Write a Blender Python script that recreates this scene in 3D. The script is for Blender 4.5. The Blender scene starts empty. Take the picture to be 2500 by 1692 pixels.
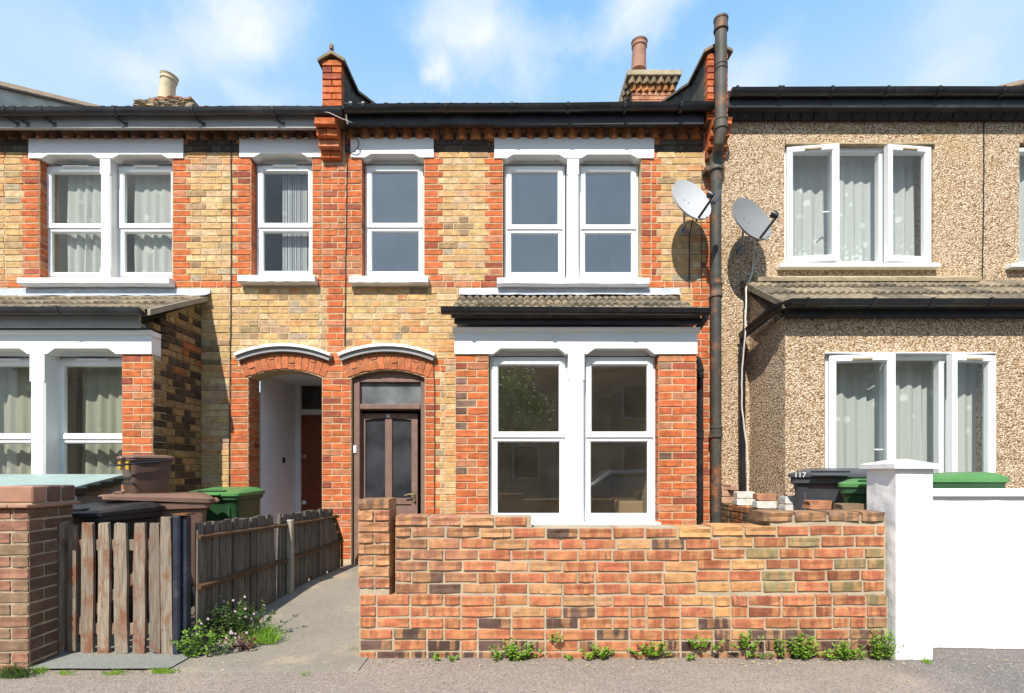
import bpy, math, random
from mathutils import Vector, Matrix
rnd = random.Random(11)
R = math.radians
C = bpy.context.scene.collection
SC = bpy.context.scene

# ------------------------------------------------------------------ camera, sky, sun
# the street front is the plane Y = 0, the pavement is Z = 0; photo pixels (2500 x 1692)
CAMY, EYE, FPX, CX, HY = -5.9, 1.237, 1250.0, 1250.0, 1150.0
def S(Y): return FPX / (Y - CAMY)
def PX(px, Y=0.0): return (px - CX) / S(Y)
def PZ(py, Y=0.0): return EYE + (HY - py) / S(Y)

cam = bpy.data.cameras.new('camera'); camo = bpy.data.objects.new('camera', cam); C.objects.link(camo)
camo.location = (0, CAMY, EYE); camo.rotation_euler = (R(90), 0, 0)
cam.sensor_width = 36; cam.sensor_fit = 'HORIZONTAL'; cam.lens = 36 * FPX / 2500
cam.shift_y = (HY - 846) / 2500; cam.clip_start = 0.05; cam.clip_end = 2000
SC.camera = camo

SUN_DIR = Vector((0.30, 1.0, -1.12))          # the way the light travels
world = bpy.data.worlds.new('World'); SC.world = world; world.use_nodes = True
sun = bpy.data.lights.new('sun', 'SUN'); suno = bpy.data.objects.new('sun', sun); C.objects.link(suno)
sun.energy = 4.6; sun.angle = R(0.53); sun.color = (1.0, 0.94, 0.84)
suno.location = (-6, -20, 22); suno.rotation_euler = SUN_DIR.to_track_quat('-Z', 'Y').to_euler()

def build_world():
    nt = world.node_tree; nt.nodes.clear(); N = nt.nodes.new; L = nt.links.new
    out = N('ShaderNodeOutputWorld'); bg = N('ShaderNodeBackground'); L(bg.outputs[0], out.inputs[0])
    sky = N('ShaderNodeTexSky'); sky.sky_type = 'NISHITA'; sky.sun_disc = False
    sky.sun_elevation = math.atan2(1.12, math.hypot(0.3, 1.0))
    sky.sun_rotation = math.atan2(-0.30, -1.0) % (2 * math.pi)
    sky.air_density = 1.0; sky.dust_density = 1.6; sky.ozone_density = 1.3
    tc = N('ShaderNodeTexCoord')
    nz = N('ShaderNodeTexNoise'); nz.inputs['Scale'].default_value = 7.5; nz.inputs['Detail'].default_value = 8; nz.inputs['Roughness'].default_value = .62
    L(tc.outputs['Generated'], nz.inputs['Vector'])
    wd = N('ShaderNodeVectorMath'); wd.operation = 'MULTIPLY_ADD'
    L(nz.outputs['Color'], wd.inputs[0]); wd.inputs[1].default_value = (.15, .15, .15); wd.inputs[2].default_value = (-.075, -.075, -.075)
    fz_ = N('ShaderNodeVectorMath'); fz_.operation = 'MULTIPLY'; L(tc.outputs['Generated'], fz_.inputs[0]); fz_.inputs[1].default_value = (1, 1, 1.5)
    ad = N('ShaderNodeVectorMath'); ad.operation = 'ADD'; L(fz_.outputs[0], ad.inputs[0]); L(wd.outputs[0], ad.inputs[1])
    total = None
    for px, py, r, w in ((640, 15, .11, .8), (530, 60, .12, .75), (440, 110, .09, .5), (325, 150, .075, .9), (1120, 65, .12, .95), (1230, 110, .09, .6), (1290, 145, .06, .4),
                         (1055, 165, .055, 1.15), (1575, 25, .115, 1.2), (1430, 125, .065, .6), (1370, 105, .05, .4), (1840, 185, .09, .7), (2330, 195, .10, .45), (620, 235, .06, .5), (2440, -10, .14, .5), (700, 240, .05, .3), (1300, 215, .06, .35), (120, 40, .12, .25)):
        d = Vector(((px - CX) / FPX, 1, (HY - py) / FPX)).normalized(); d.z *= 1.5
        ds = N('ShaderNodeVectorMath'); ds.operation = 'DISTANCE'; L(ad.outputs[0], ds.inputs[0]); ds.inputs[1].default_value = d
        mr = N('ShaderNodeMapRange'); mr.interpolation_type = 'SMOOTHERSTEP'; L(ds.outputs['Value'], mr.inputs['Value'])
        mr.inputs['From Min'].default_value = r; mr.inputs['From Max'].default_value = 0; mr.inputs['To Min'].default_value = 0; mr.inputs['To Max'].default_value = w * .62
        if total is None: total = mr.outputs[0]
        else:
            a = N('ShaderNodeMath'); a.operation = 'ADD'; L(total, a.inputs[0]); L(mr.outputs[0], a.inputs[1]); total = a.outputs[0]
    n2 = N('ShaderNodeTexNoise'); n2.inputs['Scale'].default_value = 2.6; n2.inputs['Detail'].default_value = 7; n2.inputs['Roughness'].default_value = .6
    L(tc.outputs['Generated'], n2.inputs['Vector'])
    m2 = N('ShaderNodeMapRange'); L(n2.outputs['Fac'], m2.inputs['Value'])
    for k, v in (('From Min', .52), ('From Max', .82), ('To Min', 0), ('To Max', .25)): m2.inputs[k].default_value = v
    a = N('ShaderNodeMath'); a.operation = 'ADD'; L(total, a.inputs[0]); L(m2.outputs[0], a.inputs[1])
    n3 = N('ShaderNodeTexNoise'); n3.inputs['Scale'].default_value = 14; n3.inputs['Detail'].default_value = 6; L(fz_.outputs[0], n3.inputs['Vector'])
    m3 = N('ShaderNodeMapRange'); L(n3.outputs['Fac'], m3.inputs['Value'])
    for k, v in (('From Min', .25), ('From Max', .75), ('To Min', .55), ('To Max', 1.3)): m3.inputs[k].default_value = v
    ml = N('ShaderNodeMath'); ml.operation = 'MULTIPLY'; ml.use_clamp = True; L(a.outputs[0], ml.inputs[0]); L(m3.outputs[0], ml.inputs[1])
    sx = N('ShaderNodeSeparateXYZ'); L(tc.outputs['Generated'], sx.inputs[0])      # thin milky haze, denser low down
    hz = N('ShaderNodeMapRange'); hz.interpolation_type = 'SMOOTHSTEP'; L(sx.outputs[2], hz.inputs['Value'])
    for k, v in (('From Min', .42), ('From Max', .70), ('To Min', 0), ('To Max', 1)): hz.inputs[k].default_value = v
    vl = N('ShaderNodeMix'); vl.data_type = 'RGBA'; vl.inputs['Factor'].default_value = .8; L(sky.outputs[0], vl.inputs['A'])
    hc = N('ShaderNodeMix'); hc.data_type = 'RGBA'; L(hz.outputs[0], hc.inputs['Factor']); hc.inputs['A'].default_value = (4.4, 5.9, 7.2, 1); hc.inputs['B'].default_value = (2.0, 4.3, 7.8, 1); L(hc.outputs['Result'], vl.inputs['B'])
    mx = N('ShaderNodeMix'); mx.data_type = 'RGBA'; L(ml.outputs[0], mx.inputs['Factor'])
    L(vl.outputs['Result'], mx.inputs['A']); mx.inputs['B'].default_value = (6.6, 6.7, 7.1, 1)
    L(mx.outputs['Result'], bg.inputs['Color']); bg.inputs['Strength'].default_value = 0.11
build_world()
vs = SC.view_settings; vs.view_transform = 'Standard'; vs.look = 'None'; vs.gamma = 1.0; vs.exposure = 0.55; vs.use_curve_mapping = False
SC.render.engine = 'CYCLES'; SC.cycles.use_denoising = True; SC.cycles.max_bounces = 8; SC.cycles.transparent_max_bounces = 16
SC.cycles.caustics_reflective = False; SC.cycles.caustics_refractive = False

# ------------------------------------------------------------------ materials
MATS = {}
class NT:
    def __init__(s, name):
        s.m = bpy.data.materials.new(name); s.m.use_nodes = True; s.t = s.m.node_tree
        s.b = s.t.nodes['Principled BSDF']; s.out = s.t.nodes['Material Output']; MATS[name] = s.m
    def n(s, t, **kw):
        nd = s.t.nodes.new('ShaderNode' + t)
        for k, v in kw.items(): setattr(nd, k, v)
        return nd
    def l(s, a, b): s.t.links.new(a, b)
    def pos(s): return s.n('NewGeometry').outputs['Position']
    def objc(s): return s.n('TexCoord').outputs['Object']
    def noise(s, vec, scale, detail=4, rough=.55, dist=0.0):
        nd = s.n('TexNoise'); nd.inputs['Scale'].default_value = scale; nd.inputs['Detail'].default_value = detail
        nd.inputs['Roughness'].default_value = rough; nd.inputs['Distortion'].default_value = dist
        if vec is not None: s.l(vec, nd.inputs['Vector'])
        return nd.outputs['Fac']
    def scalev(s, vec, v):
        nd = s.n('VectorMath', operation='MULTIPLY'); s.l(vec, nd.inputs[0]); nd.inputs[1].default_value = v; return nd.outputs[0]
    def rng(s, val, a, b, c, d, smooth=False):
        nd = s.n('MapRange'); s.l(val, nd.inputs[0])
        if smooth: nd.interpolation_type = 'SMOOTHSTEP'
        for i, v in enumerate((a, b, c, d)): nd.inputs[i + 1].default_value = v
        return nd.outputs[0]
    def mix(s, fac, a, b, blend='MIX'):
        nd = s.n('Mix', data_type='RGBA', blend_type=blend)
        for k, v in (('Factor', fac), ('A', a), ('B', b)):
            if isinstance(v, tuple): nd.inputs[k].default_value = v if len(v) == 4 else v + (1,)
            elif isinstance(v, (int, float)): nd.inputs[k].default_value = v
            else: s.l(v, nd.inputs[k])
        return nd.outputs['Result']
    def math(s, op, a, b=0.0):
        nd = s.n('Math', operation=op)
        for i, v in enumerate((a, b)):
            if isinstance(v, (int, float)): nd.inputs[i].default_value = v
            else: s.l(v, nd.inputs[i])
        return nd.outputs[0]
    def bump(s, h, strength, dist=.01):
        nd = s.n('Bump'); nd.inputs['Strength'].default_value = strength; nd.inputs['Distance'].default_value = dist
        s.l(h, nd.inputs['Height']); s.l(nd.outputs[0], s.b.inputs['Normal'])
    def col(s, c):
        if isinstance(c, tuple): s.b.inputs['Base Color'].default_value = c + (1,)
        else: s.l(c, s.b.inputs['Base Color'])
    def rough(s, r):
        if isinstance(r, (int, float)): s.b.inputs['Roughness'].default_value = r
        else: s.l(r, s.b.inputs['Roughness'])
    def spec(s, v): s.b.inputs['Specular IOR Level'].default_value = v

def mat_simple(name, col, rough=.6, var=.15, scale=8, spec=.4, bump=0.0, dirt=None, dirt_amt=.3, metallic=0.0, objvar=False):
    m = NT(name); p = m.pos()
    f = m.noise(p, scale, 6)
    lo = tuple(c * (1 - var) for c in col); hi = tuple(min(1, c * (1 + var)) for c in col)
    c = m.mix(m.rng(f, .3, .7, 0, 1), lo, hi)
    if dirt:
        d = m.rng(m.noise(p, scale * .45, 8, .7), .52, .72, 0, dirt_amt, True); c = m.mix(d, c, dirt)
    if objvar: c = m.mix(1.0, c, m.mix(m.n('ObjectInfo').outputs['Random'], (.66, .66, .68), (1.3, 1.25, 1.15)), 'MULTIPLY')
    m.col(c); m.rough(rough); m.spec(spec); m.b.inputs['Metallic'].default_value = metallic
    if bump: m.bump(m.noise(p, scale * 8, 4), bump)
    return m.m

def mat_brick(name, pits=.5, bands=False):
    m = NT(name); p = m.pos()
    at = m.n('Attribute'); at.attribute_name = 'bcol'
    oi = m.n('ObjectInfo')
    c = m.mix(1.0, at.outputs['Color'], oi.outputs['Color'], 'ADD')
    if bands:   # paler bands and burnt spots left by the kiln stacking, along each brick
        o = m.objc(); cmb = m.n('CombineXYZ'); sp = m.n('SeparateXYZ'); m.l(o, sp.inputs[0])
        rr = m.math('MULTIPLY', oi.outputs['Random'], 57.0); m.l(m.math('ADD', m.math('MULTIPLY', sp.outputs[0], 2.6), rr), cmb.inputs[0])
        m.l(rr, cmb.inputs[1]); m.l(m.math('MULTIPLY', sp.outputs[2], .12), cmb.inputs[2])
        b = m.rng(m.noise(cmb.outputs[0], 1.5, 0), .50, .55, 0, .75)
        c = m.mix(b, c, m.mix(.62, c, (.52, .27, .12)))
        b2 = m.rng(m.noise(m.scalev(cmb.outputs[0], (2.2, 1, 3)), 1.3, 1), .70, .73, 0, .55)
        c = m.mix(b2, c, (.12, .075, .06))
    big = m.noise(p, 14, 5, .6)
    c = m.mix(1.0, c, m.mix(m.rng(big, .3, .7, 0, 1), (.70, .67, .64), (1.27, 1.26, 1.24)), 'MULTIPLY')
    fine = m.noise(p, 150, 3, .6)
    c = m.mix(1.0, c, m.mix(m.rng(fine, .25, .75, 0, 1), (.80, .80, .80), (1.2, 1.2, 1.2)), 'MULTIPLY')
    if pits:
        pt = m.rng(m.noise(m.scalev(p, (1, 1, 1.6)), 38, 3, .65), .60, .72, 0, pits, True)
        c = m.mix(pt, c, (.085, .06, .04))
    stain = m.rng(m.noise(m.scalev(p, (1.5, 1.5, 1.0)), 1.6, 6, .7), .55, .78, 0, .30, True)
    c = m.mix(stain, c, (.10, .07, .055))
    m.col(c); m.rough(.88); m.spec(.2)
    m.bump(m.math('ADD', m.noise(p, 60, 5, .65), m.math('MULTIPLY', fine, .5)), .55, .006)
    return m.m

def mat_mortar(name, col, dark=(.16, .12, .085)):
    m = NT(name); p = m.pos()
    c = m.mix(m.rng(m.noise(p, 5, 7, .65), .35, .7, 0, 1), col, tuple(v * .72 for v in col))
    c = m.mix(m.rng(m.noise(p, 130, 3), .5, .75, 0, .5), c, dark)
    m.col(c); m.rough(.95); m.spec(.1); m.bump(m.noise(p, 110, 4), .6, .006)
    return m.m

def mat_wood(name, cols, axis=2, stain=None, scale=1.0):
    m = NT(name); p = m.pos(); oi = m.n('ObjectInfo')
    st = [22.0, 22.0, 22.0]; st[axis] = 1.6
    off = m.n('VectorMath', operation='ADD'); m.l(p, off.inputs[0])
    cx = m.n('CombineXYZ'); m.l(m.math('MULTIPLY', oi.outputs['Random'], 30.0), cx.inputs[axis]); m.l(cx.outputs[0], off.inputs[1])
    v = m.scalev(off.outputs[0], tuple(s * scale for s in st))
    g = m.noise(v, 3.0, 6, .65, .6)
    c = m.mix(m.rng(g, .3, .72, 0, 1), cols[0], cols[1])
    c = m.mix(1.0, c, m.mix(oi.outputs['Random'], (.75, .75, .76), (1.2, 1.17, 1.14)), 'MULTIPLY')
    if stain:
        s_ = m.rng(m.noise(m.scalev(off.outputs[0], (4, 4, 2.2)), 1.8, 6, .7), .47, .62, 0, .85, True)
        c = m.mix(s_, c, stain)
    kn = m.rng(m.noise(m.scalev(off.outputs[0], (14, 14, 9)), 1.5, 2), .70, .76, 0, .7)
    c = m.mix(kn, c, tuple(x * .25 for x in cols[0]))
    m.col(c); m.rough(.85); m.spec(.2); m.bump(g, .55, .006)
    return m.m

def mat_glass(name, tint=(.86, .9, .89), base=.07, dust=.02, dustcol=(.5, .52, .5)):
    m = NT(name); t = m.t; p = m.pos()
    tr = m.n('BsdfTransparent'); tr.inputs[0].default_value = tint + (1,)
    gl = m.n('BsdfGlossy'); gl.inputs['Roughness'].default_value = .015; gl.inputs['Color'].default_value = (1, 1, 1, 1)
    bp = m.n('Bump'); bp.inputs['Strength'].default_value = .012; bp.inputs['Distance'].default_value = .05; m.l(m.noise(p, 2.2, 1), bp.inputs['Height']); m.l(bp.outputs[0], gl.inputs['Normal'])
    fr = m.n('LayerWeight'); fr.inputs['Blend'].default_value = .2
    mx = m.n('MixShader'); m.l(m.math('ADD', m.math('MULTIPLY', m.math('POWER', fr.outputs['Facing'], 4.0), .5), base + .03), mx.inputs[0]); m.l(tr.outputs[0], mx.inputs[1]); m.l(gl.outputs[0], mx.inputs[2])
    df = m.n('BsdfDiffuse'); df.inputs[0].default_value = dustcol + (1,)
    m2 = m.n('MixShader'); m.l(m.rng(m.noise(p, 4, 7, .7), .35, .75, dust * .5, dust * 1.7), m2.inputs[0]); m.l(mx.outputs[0], m2.inputs[1]); m.l(df.outputs[0], m2.inputs[2])
    t.nodes.remove(m.b); m.l(m2.outputs[0], m.out.inputs[0])
    return m.m

def mat_frosted(name, col, stretch):
    m = NT(name); p = m.pos()
    h = m.noise(m.scalev(p, stretch), 10, 3, .5, .8)
    m.col(m.mix(m.rng(m.noise(p, 3, 3), .35, .65, 0, 1), col, tuple(c * .45 for c in col)))
    m.rough(.10); m.spec(.7); m.bump(h, .35, .01); return m.m

def mat_lace(name, col, floor_z, lace_h):
    m = NT(name); p = m.pos(); t = m.t
    sp = m.n('SeparateXYZ'); m.l(p, sp.inputs[0])
    low = m.rng(m.math('SUBTRACT', sp.outputs[2], floor_z), lace_h, lace_h * .35, 0, 1, True)
    vo = m.n('TexVoronoi'); vo.inputs['Scale'].default_value = 17; m.l(p, vo.inputs['Vector'])
    fl = m.rng(vo.outputs['Distance'], .42, .30, 0, 1)
    vo2 = m.n('TexVoronoi'); vo2.inputs['Scale'].default_value = 5; m.l(p, vo2.inputs['Vector'])
    fl2 = m.rng(vo2.outputs['Distance'], .22, .16, 0, 1)
    pat = m.math('MAXIMUM', m.math('MULTIPLY', fl, low), m.math('MULTIPLY', fl2, .8))
    alpha = m.rng(pat, 0, 1, .70, 1.0)
    df = m.n('BsdfDiffuse'); df.inputs[0].default_value = col + (1,)
    tl = m.n('BsdfTranslucent'); tl.inputs[0].default_value = col + (1,)
    a = m.n('MixShader'); a.inputs[0].default_value = .3; m.l(df.outputs[0], a.inputs[1]); m.l(tl.outputs[0], a.inputs[2])
    tr = m.n('BsdfTransparent'); mx = m.n('MixShader'); m.l(alpha, mx.inputs[0]); m.l(tr.outputs[0], mx.inputs[1]); m.l(a.outputs[0], mx.inputs[2])
    t.nodes.remove(m.b); m.l(mx.outputs[0], m.out.inputs[0]); return m.m

def mat_pebble(name):
    m = NT(name); p = m.pos()
    vo = m.n('TexVoronoi'); vo.inputs['Scale'].default_value = 76; m.l(m.scalev(p, (1, 1, 1)), vo.inputs['Vector'])
    hs = m.n('SeparateColor'); m.l(vo.outputs['Color'], hs.inputs[0])
    cr = m.n('ValToRGB'); m.l(hs.outputs[0], cr.inputs[0]); e = cr.color_ramp.elements
    e[0].position = 0; e[0].color = (.13, .072, .038, 1); e[1].position = 1; e[1].color = (.86, .77, .64, 1)
    for pos_, c in ((.16, (.34, .21, .115, 1)), (.38, (.54, .38, .235, 1)), (.62, (.64, .49, .325, 1)), (.84, (.74, .60, .44, 1))):
        x = e.new(pos_); x.color = c
    edge = m.rng(vo.outputs['Distance'], .42, .78, 0, .75)
    c = m.mix(edge, cr.outputs[0], (.22, .135, .07))
    c = m.mix(m.rng(m.noise(p, 1.1, 6, .65), .52, .72, 0, .35, True), c, (.52, .33, .13), 'MIX')
    m.col(c); m.rough(.85); m.spec(.25)
    inv = m.math('SUBTRACT', 1.0, vo.outputs['Distance']); m.bump(inv, .9, .012); return m.m

def mat_ground(name, c1, c2, speck=(.55, .5, .45), dark=(.06, .055, .05), sc=1.0, patch=None, right=None, grit=1.0):
    m = NT(name); p = m.pos()
    c = m.mix(m.rng(m.noise(p, 1.6 * sc, 8, .65), .3, .7, 0, 1), c1, c2)
    if patch: c = m.mix(m.rng(m.noise(p, 1.1, 7, .7), .50, .62, 0, .85, True), c, patch)
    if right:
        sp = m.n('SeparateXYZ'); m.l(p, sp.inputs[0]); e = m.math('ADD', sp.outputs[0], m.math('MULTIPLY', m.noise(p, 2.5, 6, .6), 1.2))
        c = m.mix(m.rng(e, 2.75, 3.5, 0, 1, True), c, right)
    vo = m.n('TexVoronoi'); vo.inputs['Scale'].default_value = 150; m.l(p, vo.inputs['Vector'])
    h = m.n('SeparateColor'); m.l(vo.outputs['Color'], h.inputs[0])
    c = m.mix(m.rng(h.outputs[0], .80, .95, 0, .45 * grit), c, speck)
    c = m.mix(m.rng(h.outputs[1], .72, .95, 0, .6 * grit), c, dark)
    c = m.mix(m.rng(m.noise(p, 22, 6, .7), .60, .75, 0, .35), c, dark)
    m.col(c); m.rough(.93); m.spec(.2)
    m.bump(m.math('ADD', m.noise(p, 160, 3), m.math('MULTIPLY', m.noise(p, 18, 5), 1.4)), .7, .008); return m.m

def mat_leaf(name, c1, c2):
    m = NT(name); p = m.pos()
    c = m.mix(m.rng(m.noise(p, 45, 2), .3, .7, 0, 1), c1, c2)
    m.col(c); m.rough(.5); m.spec(.35)
    tl = m.n('BsdfTranslucent'); m.l(c, tl.inputs[0]); mx = m.n('MixShader'); mx.inputs[0].default_value = .3
    m.l(m.b.outputs[0], mx.inputs[1]); m.l(tl.outputs[0], mx.inputs[2]); m.l(mx.outputs[0], m.out.inputs[0]); return m.m

mat_brick('house_brick', .38); mat_brick('stock_brick', .6); mat_brick('wall_brick', .22, True); mat_brick('pier_brick', .25)
mat_mortar('house_mortar', (.60, .47, .30), (.3, .23, .15)); mat_mortar('wall_mortar', (.50, .42, .30)); mat_mortar('grey_mortar', (.36, .31, .24))
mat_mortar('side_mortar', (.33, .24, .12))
mat_simple('white_paint', (.80, .80, .79), .45, .03, 3, .4, .12, (.52, .50, .46), .22)
mat_simple('white_render', (.79, .79, .78), .75, .03, 2.2, .25, .45, (.50, .49, .47), .28)
mat_simple('stone_sill', (.76, .75, .73), .6, .06, 6, .3, .2, (.34, .33, .30), .45)
mat_simple('upvc', (.82, .83, .83), .28, .015, 2, .5)
mat_simple('grey_hood', (.30, .30, .31), .6, .1, 9, .3, .1)
mat_simple('black_plastic', (.018, .018, .021), .30, .3, 6, .5, 0, (.10, .09, .08), .35)
mat_simple('grey_gutter', (.035, .037, .042), .38, .3, 5, .5, 0, (.16, .15, .14), .4)
mat_simple('grey_fascia', (.36, .35, .34), .6, .08, 5, .3, .1, (.16, .15, .14), .4)
mat_simple('black_board', (.022, .020, .026), .45, .35, 5, .4, .1, (.14, .13, .12), .35)
mat_simple('cast_iron', (.085, .075, .058), .6, .3, 7, .35, .25, (.36, .15, .05), .75)
mat_simple('cast_iron_lower', (.060, .060, .054), .6, .3, 8, .3, .3, (.42, .14, .04), .9)
mat_simple('lead', (.40, .43, .47), .45, .18, 9, .5, .25, (.62, .64, .66), .5)
mat_simple('roof_tile', (.215, .18, .13), .9, .35, 18, .2, .7, (.06, .055, .045), .75, objvar=True)
mat_simple('roof_sheet', (.17, .14, .12), .85, .3, 12, .25, .5, (.05, .05, .045), .6)
mat_simple('eave_tile', (.045, .043, .042), .8, .3, 18, .25, .5)
mat_simple('coping_tile', (.24, .17, .11), .8, .3, 14, .25, .4, (.06, .055, .045), .6)
mat_simple('weathered_render', (.11, .095, .072), .9, .5, 9, .2, .8, (.32, .26, .18), .55)
mat_simple('cream_render', (.68, .62, .51), .9, .15, 4, .2, .4, (.20, .18, .15), .4)
mat_simple('cement', (.42, .34, .22), .9, .2, 9, .2, .6, (.20, .17, .12), .5)
mat_simple('clay_pot', (.36, .19, .125), .7, .12, 10, .3, .2, (.14, .09, .07), .4)
mat_simple('buff_pot', (.56, .47, .30), .7, .12, 10, .3, .2, (.2, .17, .12), .4)
mat_simple('brown_paint', (.19, .115, .092), .55, .15, 10, .35, .35, (.30, .20, .16), .45)
mat_simple('red_door', (.20, .045, .022), .45, .15, 5, .4, .1)
mat_simple('brass', (.42, .33, .18), .4, .2, 20, .5, 0, metallic=.8)
mat_simple('dark_void', (.02, .02, .022), .9, .2, 4)
mat_simple('room_beige', (.50, .44, .35), .9, .12, 1.5)
mat_simple('room_grey', (.16, .18, .21), .9, .1, 1.5)
mat_simple('porch_white', (.80, .79, .82), .7, .04, 2.5, .2, .1, (.42, .42, .42), .25)
mat_simple('dish_grey', (.46, .47, .48), .5, .05, 20, .4, .05)
mat_simple('dish_dark_grey', (.21, .215, .22), .55, .1, 60, .4, .05)
mat_simple('cable_black', (.02, .02, .02), .5, .2, 20)
mat_simple('cable_white', (.62, .60, .56), .5, .1, 20)
mat_simple('bin_black', (.022, .023, .026), .38, .2, 6, .45, .05)
mat_simple('bin_grey', (.062, .066, .075), .42, .12, 6, .45, .05, (.13, .13, .14), .3)
mat_simple('bin_brown', (.20, .115, .083), .45, .08, 6, .4, .05, (.22, .14, .11), .3)
mat_simple('bin_brown_dark', (.12, .075, .058), .42, .08, 6, .4, .05)
mat_simple('bin_green_lid', (.085, .23, .07), .42, .1, 6, .4, .05)
mat_simple('bin_green', (.025, .075, .028), .42, .1, 6, .4, .05)
mat_simple('rubber', (.02, .02, .02), .75, .1, 20)
mat_simple('yellow_clip', (.62, .36, .02), .45, .05, 20)
mat_simple('white_print', (.72, .72, .72), .5, .02, 20)
mat_simple('teal_lid', (.29, .38, .35), .5, .12, 5, .4, .1, (.34, .38, .35), .5)
mat_simple('taupe_box', (.30, .275, .25), .55, .06, 5, .4, .05)
mat_simple('white_box', (.68, .67, .65), .5, .04, 5, .4, .05)
mat_simple('concrete', (.30, .27, .21), .9, .2, 7, .2, .6, (.38, .24, .07), .4)
mat_simple('blue_metal', (.020, .026, .042), .5, .3, 10, .4, .25, (.16, .15, .15), .55)
mat_simple('rust', (.17, .075, .032), .85, .4, 14, .2, .6, (.34, .20, .07), .6)
mat_simple('soil', (.085, .065, .048), .95, .3, 14, .1, .7)
mat_simple('steel', (.35, .36, .38), .4, .1, 20, .5, 0, metallic=.7)
mat_wood('gate_wood', ((.13, .105, .08), (.36, .30, .235)), 2, (.20, .078, .04))
mat_wood('fence_wood', ((.055, .047, .038), (.20, .175, .145)), 2)
mat_wood('rail_wood', ((.06, .04, .026), (.19, .115, .065)), 1, (.14, .06, .025))
mat_glass('glass_upper', (.90, .93, .95), .09, .042, (.27, .35, .46)); mat_glass('glass_clear', (.965, .975, .97), .0, .006); mat_glass('glass_bay', (.94, .94, .92), .06, .021, (.40, .37, .31))
mat_frosted('frosted_door', (.055, .058, .066), (1, 1, .18)); mat_frosted('frosted_fan', (.20, .22, .23), (1, 1, 1))
mat_pebble('pebbledash')
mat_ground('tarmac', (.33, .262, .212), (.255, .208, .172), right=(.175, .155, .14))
mat_ground('path_concrete', (.30, .26, .205), (.225, .20, .165), patch=(.40, .32, .22), grit=.45); mat_ground('slab_concrete', (.27, .27, .24), (.2, .205, .18), grit=.5); mat_ground('asphalt_road', (.06, .06, .062), (.045, .045, .047))
mat_ground('garden_soil', (.16, .13, .10), (.11, .09, .07))
mat_leaf('leaf_bright', (.15, .30, .025), (.27, .42, .05)); mat_leaf('leaf_dark', (.045, .095, .02), (.10, .16, .035)); mat_leaf('leaf_lime', (.17, .36, .03), (.28, .45, .07))
mat_leaf('leaf_red', (.16, .05, .045), (.25, .10, .07)); mat_leaf('petal', (.62, .42, .52), (.75, .62, .68)); mat_leaf('straw', (.36, .27, .15), (.5, .4, .25))
mat_lace('lace_white', (.74, .78, .77), 0, 0); M = MATS

# ------------------------------------------------------------------ helpers
def tag(o, label=None, cat=None, group=None, kind=None):
    for k, v in (('label', label), ('category', cat), ('group', group), ('kind', kind)):
        if v: o[k] = v
    return o
def thing(name, label, cat, loc=(0, 0, 0), rz=0.0, group=None):
    o = bpy.data.objects.new(name, None); C.objects.link(o); o.empty_display_size = .1
    o.location = loc; o.rotation_euler = (0, 0, rz); return tag(o, label, cat, group)
def link(o, parent, world=True):
    C.objects.link(o)
    if parent is not None:
        o.parent = parent
        if world and parent.type == 'EMPTY': o.location = o.location - parent.location
    return o

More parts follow.
